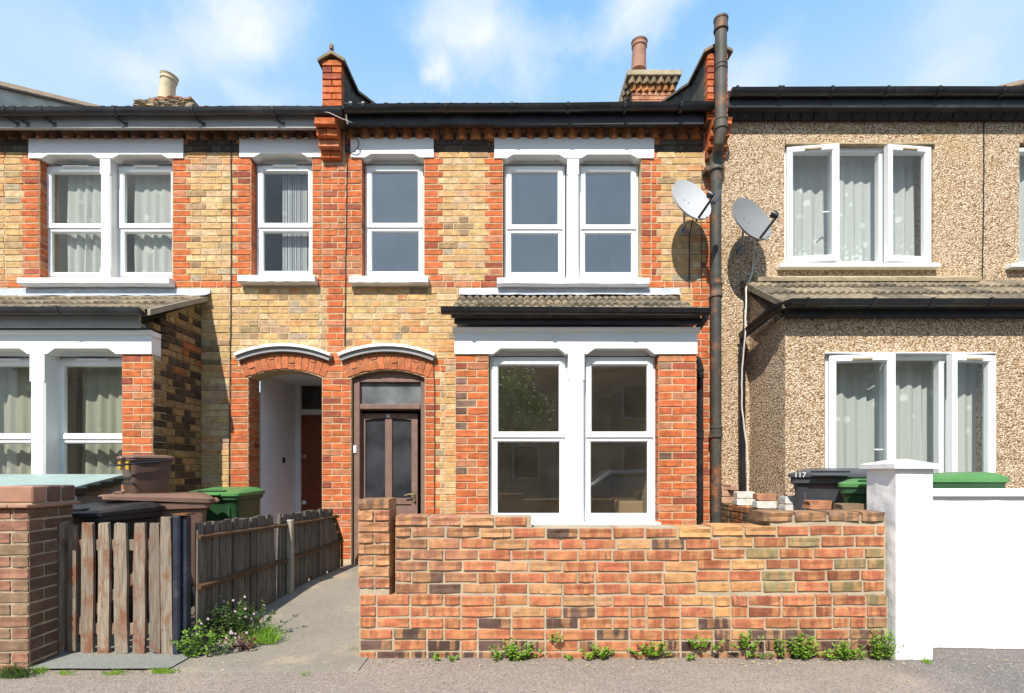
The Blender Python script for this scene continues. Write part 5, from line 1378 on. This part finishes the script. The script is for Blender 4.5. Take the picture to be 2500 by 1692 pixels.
cp.loft([[(vx0 - o_, YV - o_, ztp - .003), (vx1 + o_ - .02, YV - o_, ztp - .003), (vx1 + o_ - .02, YV + .275 + o_, ztp - .003), (vx0 - o_, YV + .275 + o_, ztp - .003)],
         [(vx0 - o_, YV - o_, ztp + .028), (vx1 + o_ - .02, YV - o_, ztp + .028), (vx1 + o_ - .02, YV + .275 + o_, ztp + .028), (vx0 - o_, YV + .275 + o_, ztp + .028)],
         [(cxm - .03, cym - .03, ztp + .062), (cxm + .03, cym - .03, ztp + .062), (cxm + .03, cym + .03, ztp + .062), (cxm - .03, cym + .03, ztp + .062)]])
cp.build('pillar_cap', 'white_render', wp)
YV2 = -2.32; zcw = PZ(1214, YV2)
rough_box(vx1 - .001, 6.6, YV2, YV2 + .2, -.03, zcw, .03, .004).build('panel', 'white_render', wp, smooth=True)
MB().box(vx1 + .001, 6.6, YV2 - .03, YV2 + .23, zcw + .002, zcw + .055, c=.008).build('coping', 'white_render', wp)

# ------------------------------------------------------------------ gate and fence
YG = -2.46
QX = lambda px: PX(px, YG)
QZ = lambda py: PZ(py, YG)
gate = thing('picket_gate', 'weathered wooden picket gate with flaking brown stain', 'gate', (QX(290), YG, 0))
def plank(x0, x1, z0, z1, y0, y1, lean=0.0, top=.012):
    mb = MB(); n = 5; vs = []; fs = []
    q = [rnd.uniform(-.003, .003) for _ in range(n + 1)]
    for j in range(n + 1):
        t = j / n; z = z0 + (z1 - z0) * t; l_ = lean * t + q[j]
        if j == n:
            for x, y in ((x0, y0), (x1, y0), (x1, y1), (x0, y1)): vs.append((x + l_ + (.006 if x == x0 else -.006), y, z + rnd.uniform(-top, top * .3)))
        else:
            for x, y in ((x0, y0), (x1, y0), (x1, y1), (x0, y1)): vs.append((x + l_, y, z + (rnd.uniform(-.012, .012) if j == 0 else 0)))
    fs = [(j * 4 + k, j * 4 + (k + 1) % 4, (j + 1) * 4 + (k + 1) % 4, (j + 1) * 4 + k) for j in range(n) for k in range(4)] + [(3, 2, 1, 0), tuple(n * 4 + k for k in range(4))]
    return mb.add(vs, fs)
pales = ((172, 196, 1280), (204, 237, 1275), (245, 276, 1274), (286, 321, 1275), (330, 363, 1276), (371, 401, 1277), (401, 428, 1259))
for a, b, t in pales:
    if b < 420: b -= 4
    plank(QX(a), QX(b), QZ(1592 + rnd.uniform(-4, 6) if b < 420 else 1606), QZ(t), YG - .022 if b < 420 else YG - .03, YG, rnd.uniform(-.012, .006), .010).build('pale', 'gate_wood', gate)
for pa, pb_ in ((1318, 1345), (1522, 1550)): MB().box(QX(166), QX(428), YG + .001, YG + .035, QZ(pb_), QZ(pa), c=.004).build('rail', 'gate_wood', gate)
br = MB(); x0, x1, z0, z1 = QX(176), QX(420), QZ(1522), QZ(1345)
br.prism_xz([(x0, z0), (x0 + .09, z0), (x1, z1), (x1 - .09, z1)], YG + .002, YG + .03); br.build('brace', 'gate_wood', gate)
gpost = thing('gate_post', 'weathered wooden gate post beside the brick pier', 'post', (QX(140), YG, 0))
plank(QX(122), QX(141), -.02, QZ(1256), YG - .03, YG + .03, .01).build('post', 'gate_wood', gpost); plank(QX(141), QX(160), -.01, QZ(1272), YG - .05, YG + .03, .004).build('stop_batten', 'gate_wood', gpost)
MB().box(px1_ + .001, QX(130), YG - .036, YG - .031, QZ(1300), QZ(1292)).build('latch', 'steel', gpost)
mpost = thing('metal_post', 'dark blue painted metal post between gate and fence', 'post', (QX(442), YG, 0))
fp = MB(); a, b = QX(429), QX(446); fp.box(a, b, YG - .04, YG + .045, -.02, QZ(1258), c=.01); fp.build('post', 'blue_metal', mpost)
fp = MB(); fp.box(b + .0005, QX(456), YG - .005, YG + .05, -.02, QZ(1260), c=.004); fp.build('flange', 'blue_metal', mpost)
MB().box(QX(430), QX(462), YG - .03, YG + .06, QZ(1258) + .001, QZ(1255) + .004).build('post_cap', 'rust', mpost)

fence = thing('paling_fence', 'grey weathered close-boarded wooden fence along the path', 'fence', (-2.05, -1.4, 0))
FA = Vector((-2.165, -2.40, 0)); FB = Vector((-1.93, -.42, 0)); fd = (FB - FA).normalized(); fn = Vector((fd.y, -fd.x, 0)); fl_ = (FB - FA).length
fz = lambda t: gz(FA.y + (FB.y - FA.y) * t)
npale = 27
for i in range(npale):
    t = (i + .5) / npale; w = fl_ / npale
    p = FA.lerp(FB, t); M4 = Matrix.Translation(p) @ Matrix.Rotation(math.atan2(fd.y, fd.x), 4, 'Z')
    top = .885 - .045 * t + rnd.uniform(-.008, .008)
    if i == 13: w *= .55
    pl_ = plank(-w / 2 + .003, w / 2 - .002, fz(t) - .02 + (.02 if i % 5 else .06), top, -.012 + rnd.uniform(-.006, .006), .010, rnd.uniform(-.012, .012) if i not in (12,) else -.05, .008)
    mb = MB(); mb.add(pl_.v, pl_.f, None, M4); mb.build('pale', 'fence_wood', fence)
def rail(za, zb, name='rail', off=.03, h=.035, d=.045, t0=0.0, t1=1.0, mat='rail_wood'):
    a, b = FA.lerp(FB, t0) + fn * off, FA.lerp(FB, t1) + fn * off; mb = MB(); rg = []
    n = 12
    for i in range(n + 1):
        t = i / n; p = a.lerp(b, t); z = za + (zb - za) * t + rnd.uniform(-.002, .002) - .008 * math.sin(math.pi * t)
        rg.append([(p.x - fn.x * d * .5, p.y - fn.y * d * .5, z), (p.x + fn.x * d * .5, p.y + fn.y * d * .5, z - .004), (p.x + fn.x * d * .5, p.y + fn.y * d * .5, z + h * .55), (p.x - fn.x * d * .5, p.y - fn.y * d * .5, z + h)])
    mb.loft(rg); return mb.build(name, mat, fence)
rail(.775, .735, h=.03, d=.03, off=.024, t1=1.05); rail(.43, .45, h=.036, d=.034, off=.026, t1=1.1)
mp = FA.lerp(FB, .56) + fn * .035
MB().box(mp.x - .022, mp.x + .03, mp.y - .03, mp.y + .03, gz(mp.y) - .03, .80, c=.008).build('post', 'concrete', fence)
ep = FA.lerp(FB, 1.0) + fn * .03; e2 = FA.lerp(FB, 1.09) + fn * .03
MB().tube([(ep.x, ep.y, .765), (e2.x, e2.y, .49), (e2.x, e2.y, .18)], .016, 6).build('strut', 'rust', fence)
for k in range(3):
    t = 1.015 + k * .03; p = FA.lerp(FB, t); M4 = Matrix.Translation(p) @ Matrix.Rotation(math.atan2(fd.y, fd.x), 4, 'Z'); pl_ = plank(-.03, .03, .16, .74 - k * .09, -.012, .01, 0, .004); mb = MB(); mb.add(pl_.v, pl_.f, None, M4); mb.build('pale', 'fence_wood', fence)

# ------------------------------------------------------------------ bins and boxes
def wheelie(label, x, y, zb, rz, w, d, h, body, lidm, lid_open=0.0, group=None, num=None, sticker=False):
    """two-wheeled bin: tapered body, rim, domed hinged lid, rear handle bar, wheels. front faces local -Y"""
    t = thing('wheelie_bin', label, 'wheelie bin', (x, y, zb), rz, group)
    wb_, db_ = w * .78, d * .72; b = MB()
    b.loft([rrect(wb_ * .96, db_ * .96, .03, .03, 0, .02), rrect(wb_, db_, .04, .07, 0, .02), rrect(w * .90, d * .86, .045, h * .80, 0, .01), rrect(w * .93, d * .90, .045, h * .86, 0, .0)])
    b.build('body', body, t, smooth=True, world=False)
    rm = MB(); rm.loft([rrect(w * .93, d * .9, .045, h * .858), rrect(w, d * .97, .05, h * .875), rrect(w, d * .97, .05, h * .925), rrect(w * .95, d * .92, .045, h * .93)]); rm.build('rim', body, t, smooth=True, world=False)
    for s_ in (-1, 1):
        rb_ = MB(); 
        rb_.box(s_ * w * .31 - .012, s_ * w * .31 + .012, -d * .44, -d * .36, h * .25, h * .80, c=.004); rb_.build('rib', body, t, world=False)
    M4 = Matrix.Translation((0, d * .48, h * .93)) @ Matrix.Rotation(-lid_open, 4, 'X') @ Matrix.Translation((0, -d * .48, -h * .93))
    l_ = MB(); z0 = h * .93
    def lr(sw_, sd_, z, tilt, r=.05): return [(px, py, z + tilt * (py / d)) for px, py, _ in rrect(w * sw_, d * sd_, r, z)]
    l_.loft([lr(1.02, 1.0, z0 - .018, .0), lr(1.045, 1.03, z0 - .012, .0), lr(1.045, 1.03, z0 + .018, .012), lr(.98, .97, z0 + .028, .016), lr(.88, .86, z0 + .042, .035, .07), lr(.74, .70, z0 + .048, .045, .07)], M4)
    l_.box(-w * .22, w * .22, -d * .57, -d * .49, z0 - .008, z0 + .014, M4, .008)
    lo = l_.build('lid', lidm, t, smooth=True, world=False)
    pn = MB(); pn.box(-w * .24, w * .24, -d * .44, -d * .36, z0 + .03, z0 + .043, M4, .004); pn.build('lid_grip', body, lo, world=False)
    hb = MB(); yb_ = d * .52; hb.tube([(-w * .36, d * .44, h * .90), (-w * .36, yb_ + .03, h * .93), (w * .36, yb_ + .03, h * .93), (w * .36, d * .44, h * .90)], .014, 8); hb.build('handle', body, t, smooth=True, world=False)
    ax = MB(); ax.tube([(-w * .45, d * .36, .10), (w * .45, d * .36, .10)], .012, 8); ax.build('axle', 'steel', t, world=False)
    for s_ in (-1, 1):
        wl = MB(); wl.lathe([(.02, -.022), (.07, -.022), (.098, -.018), (.10, 0), (.098, .018), (.07, .022), (.02, .022)], n=22, M4=Matrix.Translation((s_ * w * .42, d * .36, .10)) @ Matrix.Rotation(R(90), 4, 'Y')); wl.build('wheel', 'rubber', t, smooth=True, world=False)
    if num: text_mesh(t, num, .06, (-w * .36, -d * .515 - .004, z0 + .003), (R(90), 0, 0), 'white_print', world=False)
    return t
def at(px, Y): return PX(px, Y)
wheelie('black wheelie bin behind the picket gate', at(246, -1.95), -1.95, .02, R(-6), .56, .62, .975, 'bin_black', 'bin_black')
wheelie('brown wheelie bin carrying a food caddy, lid slightly open', at(395, -1.45), -1.45, .06, R(-58), .58, .74, .985, 'bin_brown', 'bin_brown', R(4))
wheelie('green lidded wheelie bin beside the left porch', at(548, -.62), -.62, .14, R(2), .56, .60, .93, 'bin_green', 'bin_green_lid')
gb = wheelie('dark grey wheelie bin in the pebbledash house garden', at(2034, -1.45), -1.45, .14, R(-36), .58, .72, 1.14, 'bin_grey', 'bin_grey', num='117')
wheelie('green wheelie bin partly hidden behind the white pillar, next to the grey bin', at(2145, -1.95), -1.95, .12, R(-40), .46, .50, 1.085, 'bin_green', 'bin_green_lid')
wheelie('green wheelie bin standing sideways behind the white wall', at(2298, -1.80), -1.80, .12, R(-92), .50, .62, 1.125, 'bin_green', 'bin_green_lid')
MB().box(.58 * .465, .58 * .465 + .003, -.10, .02, .80, .92).build('sticker', 'white_print', gb, world=False)
MB().tube([(.58 * .465 + .005, -.04 + .045 * (1 - k / 22) * math.cos(k * .6), .855 + .045 * (1 - k / 22) * math.sin(k * .6)) for k in range(20)], .0035, 5).build('sticker_scroll', 'bin_grey', gb, world=False)
# food caddy on the brown bin
fc = thing('food_caddy', 'brown food waste caddy with raised black handle on the brown wheelie bin', 'food caddy', (at(358, -1.50), -1.50, 1.045), R(-38))
cb = MB(); cb.loft([rrect(.25, .25, .03, .0), rrect(.26, .26, .03, .01), rrect(.30, .30, .035, .27), rrect(.33, .33, .04, .28), rrect(.33, .33, .04, .295)]); cb.build('body', 'bin_brown_dark', fc, smooth=True, world=False)
cl = MB(); cl.loft([rrect(.335, .335, .04, .296), rrect(.345, .345, .045, .302), rrect(.34, .34, .045, .316), rrect(.26, .26, .05, .328)]); cl.box(-.05, .05, -.20, -.165, .285, .315, None, .008); cl.build('lid', 'bin_brown', fc, smooth=True, world=False)
MB().tube([(-.168, .05, .27), (-.178, -.06, .262), (-.175, -.20, .245), (-.12, -.235, .238), (.12, -.235, .238), (.175, -.20, .245), (.178, -.06, .262), (.168, .05, .27)], .009, 8).build('handle', 'bin_black', fc, smooth=True, world=False)
for s_ in (-1, 1): MB().box(s_ * .10 - .022, s_ * .10 + .022, -.172, -.155, .20, .27, c=.004).build('clip', 'yellow_clip', fc, world=False)
MB().box(-.155, .155, -.140, -.128, .085, .10).build('band', 'bin_black', fc, world=False)
# storage box
sbx = thing('storage_box', 'plastic garden storage box with green sloping lid under the left bay', 'storage box', (-4.2, -1.35, .02))
yf_, yb2 = -1.72, -1.12; sxr = PX(168, yf_); sxl = -5.4; zf_ = PZ(1205, yf_)
MB().box(sxl, sxr - .03, yf_ + .03, yb2, .02, zf_ - .02, c=.012).prism_yz([(yf_ + .032, zf_ - .019), (yb2, zf_ - .019), (yb2, zf_ + .07)], sxl, sxr - .031).build('body', 'taupe_box', sbx)
MB().box(sxr - .03, sxr - .012, yf_ + .02, yf_ + .10, .02, zf_ - .02, c=.006).box(sxr - .13, sxr - .031, yf_ + .012, yf_ + .029, .02, zf_ - .02, c=.006).build('corner_post', 'white_box', sbx)
ld = MB(); ld.prism_yz([(yf_ - .03, zf_ - .03), (yf_ - .03, zf_ + .02), (yf_ + .02, zf_ + .045), (yb2 + .02, zf_ + .155), (yb2 + .03, zf_ + .10), (yf_ + .02, zf_ - .015)], sxl, sxr); ldo = ld.build('lid', 'teal_lid', sbx)
for k in range(4):
    y_ = yf_ + .03 + k * .145; z_ = zf_ + .03 + (y_ - yf_ - .03) * .17
    MB().box(sxr + .0005, sxr + .010, y_, y_ + .135, z_ - .045, z_ + .012, c=.003).build('lid_panel', 'bin_black', ldo)

# ------------------------------------------------------------------ plants
def leaf(mb, p, d, up, ln, wd):
    d = d.normalized(); s_ = d.cross(up)
    if s_.length < .01: s_ = d.cross(Vector((1, 0, 0)))
    s_.normalize(); n = s_.cross(d) * ln * .18
    mb.add([p, p + d * ln * .45 + s_ * wd * .5 - n, p + d * ln, p + d * ln * .45 - s_ * wd * .5 - n, p + d * ln * .5 + n * .2], [(0, 1, 4), (1, 2, 4), (2, 3, 4), (3, 0, 4)])
def weed(label, x, y, z, w, h, n, size=.022, mat='leaf_bright', name='weed', depth=.05, mat2=None, flowers=0, group='weeds along the wall foot', straw=0):
    t = thing(name, label, 'plant', (x, y, z), 0, group)
    fo = MB(); stm = MB(); f2 = MB(); fl = MB()
    ns = max(4, int(n / 14))
    for i in range(ns):
        bx = rnd.gauss(0, w * .26); by = rnd.uniform(-depth, depth * .3); hh = h * rnd.uniform(.45, 1.0) * (1 - .5 * min(1, abs(bx) / w * 1.6))
        tip = Vector((x + bx * 1.35 + rnd.uniform(-.02, .02), y + by * 1.3 - .02, z + hh)); b0 = Vector((x + bx * .7, y + by, z - .005)); stm.tube([b0, b0.lerp(tip, .5) + Vector((rnd.uniform(-.01, .01), -.005, 0)), tip], [.0025, .002, .001], 4)
        for k in range(14):
            u = rnd.uniform(.12, 1.0); p = b0.lerp(tip, u); a = rnd.uniform(0, 2 * math.pi); d = Vector((math.cos(a), math.sin(a) - .35, rnd.uniform(-.1, .9)))
            leaf(f2 if mat2 and rnd.random() < .35 else fo, p, d, Vector((0, 0, 1)), size * rnd.uniform(.6, 1.35), size * rnd.uniform(.4, .8))
    stm.build('stem', 'leaf_dark', t, kind='stuff'); fo.build('foliage', mat, t, kind='stuff')
    if f2.v: f2.build('darker_foliage', mat2, t, kind='stuff')
    for i in range(flowers):
        p = Vector((x + rnd.gauss(0, w * .28), y - rnd.uniform(.0, depth), z + h * rnd.uniform(.35, .95)))
        for k in range(5): a = k * 1.257; leaf(fl, p, Vector((math.cos(a), -.4, math.sin(a))), Vector((0, -1, 0)), .011, .009)
    if fl.v: fl.build('flower', 'petal', t, kind='stuff')
    if straw:
        st2 = MB()
        for i in range(straw):
            a = rnd.uniform(-.9, .9); b0 = Vector((x + rnd.uniform(-.1, .1), y, z)); q = b0 + Vector((a * .25, -.03, rnd.uniform(.12, .24))); st2.tube([b0, b0.lerp(q, .5) + Vector((0, -.01, .03)), q], [.002, .0015, .0008], 4)
        st2.build('dry_stalk', 'straw', t, kind='stuff')
    return t
yw = YW - .025
for i, (px_, py_, w_, h_, n_, lb) in enumerate((
        (1243, 1612, 85, 66, 330, 'largest bright green weed at the wall foot, left of centre'), (1352, 1566, 34, 40, 80, 'small weed growing out of the wall joint'), (1395, 1612, 34, 18, 60, 'low thin weed patch right of the largest weed'),
        (1452, 1604, 62, 46, 170, 'spreading weed at the wall foot below the bay mullion'), (1590, 1598, 60, 56, 210, 'rounded bright weed under the right bay pier'), (1714, 1582, 62, 44, 130, 'weed with loose leaves rooted in the cracked course'),
        (1818, 1580, 50, 46, 120, 'pale weed pair left of the tall bushy weed'), (1835, 1602, 46, 22, 70, 'low creeping weed under the pale weed pair'), (1893, 1578, 22, 26, 40, 'tiny weed tuft left of the tall bushy weed'), (1905, 1600, 22, 24, 40, 'tiny weed tuft on the ground left of the tall bushy weed'),
        (1955, 1602, 62, 70, 320, 'tall bushy weed near the right end of the brick wall'), (2050, 1605, 110, 48, 340, 'wide low weed clump with dry stalks before the white pillar'), (2142, 1603, 56, 92, 240, 'upright weed against the white pillar'),
        (1110, 1606, 18, 16, 26, 'tiny sprig at the wall foot near the left end'), (1068, 1606, 14, 14, 20, 'faint sprig below the whitened joint'), (1680, 1604, 22, 14, 30, 'tiny sprig below the buff bricks'))):
    Yq = yw; weed(lb, PX(px_, Yq), Yq, max(.0, PZ(py_, Yq)), w_ / S(Yq), h_ / S(Yq), n_, .026 if n_ > 100 else .02, 'leaf_bright', straw=7 if i == 11 else 0)
weed('flowering clump with dark leaves at the foot of the fence', -2.00, -2.12, .03, .50, .34, 980, .030, 'leaf_dark', 'flowering_plant', .16, None, 16, group='plants by the fence')
weed('bright green leafy plant at the blue metal post', -2.05, -2.46, .01, .26, .26, 420, .030, 'leaf_bright', 'leafy_plant', .07, 'leaf_dark', 2, group='plants by the fence')
weed('reddish pink-flowered plant between leafy plant and grass tuft', -1.86, -2.36, .01, .18, .14, 200, .022, 'leaf_red', 'flowering_plant', .06, None, 10, group='plants by the fence')
def grass(label, x, y, z, w, h, n, mat='leaf_lime', depth=.05):
    t = thing('grass_tuft', label, 'grass', (x, y, z), 0, 'grass tufts'); mb = MB()
    for i in range(n):
        a = rnd.gauss(0, .55); b0 = Vector((x + rnd.gauss(0, w * .22), y + rnd.uniform(-depth, depth), z)); l_ = h * rnd.uniform(.5, 1.1); d = Vector((math.sin(a), rnd.uniform(-.5, .2), 1.0)).normalized()
        p1 = b0 + d * l_ * .55; p2 = p1 + (d + Vector((math.sin(a) * .9, -.2, -.45))).normalized() * l_ * .5; q = Vector((.0028, 0, 0))
        mb.add([b0 - q, b0 + q, p1 + q * .8, p1 - q * .8, p2], [(0, 1, 2, 3), (3, 2, 4)])
    mb.build('blades', mat, t, kind='stuff'); return t
grass('vivid green grass tuft at the corner of the fence shadow', PX(648, -2.28), -2.28, .03, .20, .15, 260)
for i, (px_, y_, w_, h_, n_, lb) in enumerate(((30, -2.83, .26, .10, 260, 'grass growing at the foot of the brown gate pier'), (95, -2.76, .10, .05, 70, 'small grass patch right of the brown gate pier'), (165, -2.78, .16, .025, 60, 'sparse grass strip left on the threshold edge'), (280, -2.78, .20, .03, 90, 'sparse grass strip in the middle of the threshold edge'), (395, -2.76, .22, .04, 110, 'grass strip at the threshold edge below the blue post'), (868, -2.38, .08, .03, 30, 'tiny grass sprig beside the brick wall pier'), (745, -2.79, .06, .02, 20, 'tiny grass sprig at the path edge'), (2262, -2.60, .06, .04, 30, 'tiny grass sprig at the foot of the white pillar'))):
    grass(lb, PX(px_, y_), y_, .004, w_, h_, n_, 'leaf_bright' if i else 'leaf_dark', .03)
# litter of stones and dead leaves on the pavement
dbm = MB()
for i in range(230):
    y_ = -2.56 - abs(rnd.gauss(0, .07)); x_ = rnd.uniform(-2.9, 3.3)
    if i % 6 == 0: y_ = rnd.uniform(-3.1, -2.55)
    r_ = rnd.uniform(.002, .0055); M4 = Matrix.Translation((x_, y_, .006)) @ Matrix.Rotation(rnd.uniform(0, 6), 4, 'Z') @ Matrix.Rotation(rnd.uniform(-.5, .5), 4, 'X')
    dbm.box(-r_ * 1.5, r_ * 1.5, -r_, r_, -r_ * .6, r_ * .6, M4)
dbm.build('gravel', 'cement', None, label='loose grit and dead leaf bits scattered along the wall foot', cat='gravel', kind='stuff')

# ------------------------------------------------------------------ the other side of the street (seen only in the glass)
sheet(-30, 30, -14.5, -11.8, lambda x, y: 0.0, 6, 3).build('far_pavement', 'tarmac', kind='structure')
opp = thing('terraced_house', 'plain brick terrace across the street, seen only as a reflection in the windows', 'house', (0, -16, 0))
mat_simple('far_brick', (.26, .17, .12), .9, .2, 3); mat_simple('car_paint', (.10, .11, .13), .2, .05, 3, .6)
MB().box(-20, 20, -18, -16, -.1, 5.4).build('wall', 'far_brick', opp)
MB().prism_yz([(-15.7, 5.3), (-19.5, 7.6), (-23, 5.3)], -20, 20).build('roof', 'roof_sheet', opp)
for i in range(-4, 5):
    for z0, z1 in ((.9, 2.3), (3.3, 4.7)):
        for dx in (0, 1.9):
            f = MB(); ring(f, i * 4.4 + dx, i * 4.4 + dx + 1.1, z0, z1, .08, -.05, .0, .02); M4 = Matrix.Translation((0, -15.99, 0)) @ Matrix.Diagonal((1, -1, 1, 1))
            g = MB(); g.add(f.v, f.f, None, M4); w_ = g.build('window', 'grey_fascia', opp)
            MB().box(i * 4.4 + dx + .08, i * 4.4 + dx + 1.02, -15.998, -15.985, z0 + .08, z1 - .08).build('pane', 'dark_void', w_)
tr = thing('street_tree', 'leafy street tree across the road, seen only as a reflection in the bay window', 'tree', (-.2, -11.9, 0))
MB().tube([(-.2, -11.9, 0), (-.15, -11.9, 1.2), (-.2, -11.95, 2.2), (0.0, -11.8, 3.4)], [.16, .13, .11, .05], 10).tube([(-.2, -11.95, 2.0), (-.9, -11.6, 3.2)], [.08, .03], 7).tube([(-.2, -11.95, 2.1), (0.5, -12.3, 3.1)], [.08, .03], 7).build('trunk', 'gate_wood', tr)
cr = MB()
for i in range(2600):
    v = Vector((rnd.gauss(0, 1), rnd.gauss(0, 1), rnd.gauss(0, 1))).normalized() * (rnd.random() ** .4); c_ = rnd.choice(((-.2, 3.2, 1.3), (-1.0, 2.9, .9), (.6, 3.0, .9), (-.1, 4.0, .9)))
    leaf(cr, Vector((c_[0] + v.x * c_[2], -11.9 + v.y * c_[2], c_[1] + v.z * c_[2])), Vector((rnd.uniform(-1, 1), rnd.uniform(-1, 1), rnd.uniform(-1, .4))), Vector((0, 0, 1)), .13, .09)
cr.build('crown', 'leaf_bright', tr)

car = thing('parked_car', 'dark car parked in the road, seen only reflected in the lower bay panes', 'car', (3.0, -9.3, -.135))
prof = [(-2.1, .35), (-2.12, .62), (-1.95, .84), (-1.15, .93), (-.45, 1.38), (.75, 1.42), (1.55, .98), (2.05, .92), (2.12, .60), (2.08, .35)]
b = MB(); rings = []
for yy, k in ((-.84, .0), (-.80, .6), (-.62, 1.0), (.62, 1.0), (.80, .6), (.84, .0)):
    rings.append([(x, yy, z if z < .95 else .95 + (z - .95) * (k if abs(yy) > .63 else 1)) for x, z in prof])
b.loft(rings); b.build('body', 'car_paint', car, smooth=True, world=False)
for yy in (-.835, .835):
    g = MB(); g.prism_xz([(-.98, .97), (-.40, 1.30), (.68, 1.33), (1.36, .98)], yy * .93, yy * .96); g.build('window', 'dark_void', car, world=False)
    for xx in (-1.35, 1.35):
        MB().lathe([(.05, -.1), (.28, -.1), (.32, -.07), (.32, .07), (.28, .1), (.05, .1)], n=24, M4=Matrix.Translation((xx, yy * .9, .32)) @ Matrix.Rotation(R(90), 4, 'X')).build('wheel', 'rubber', car, smooth=True, world=False)
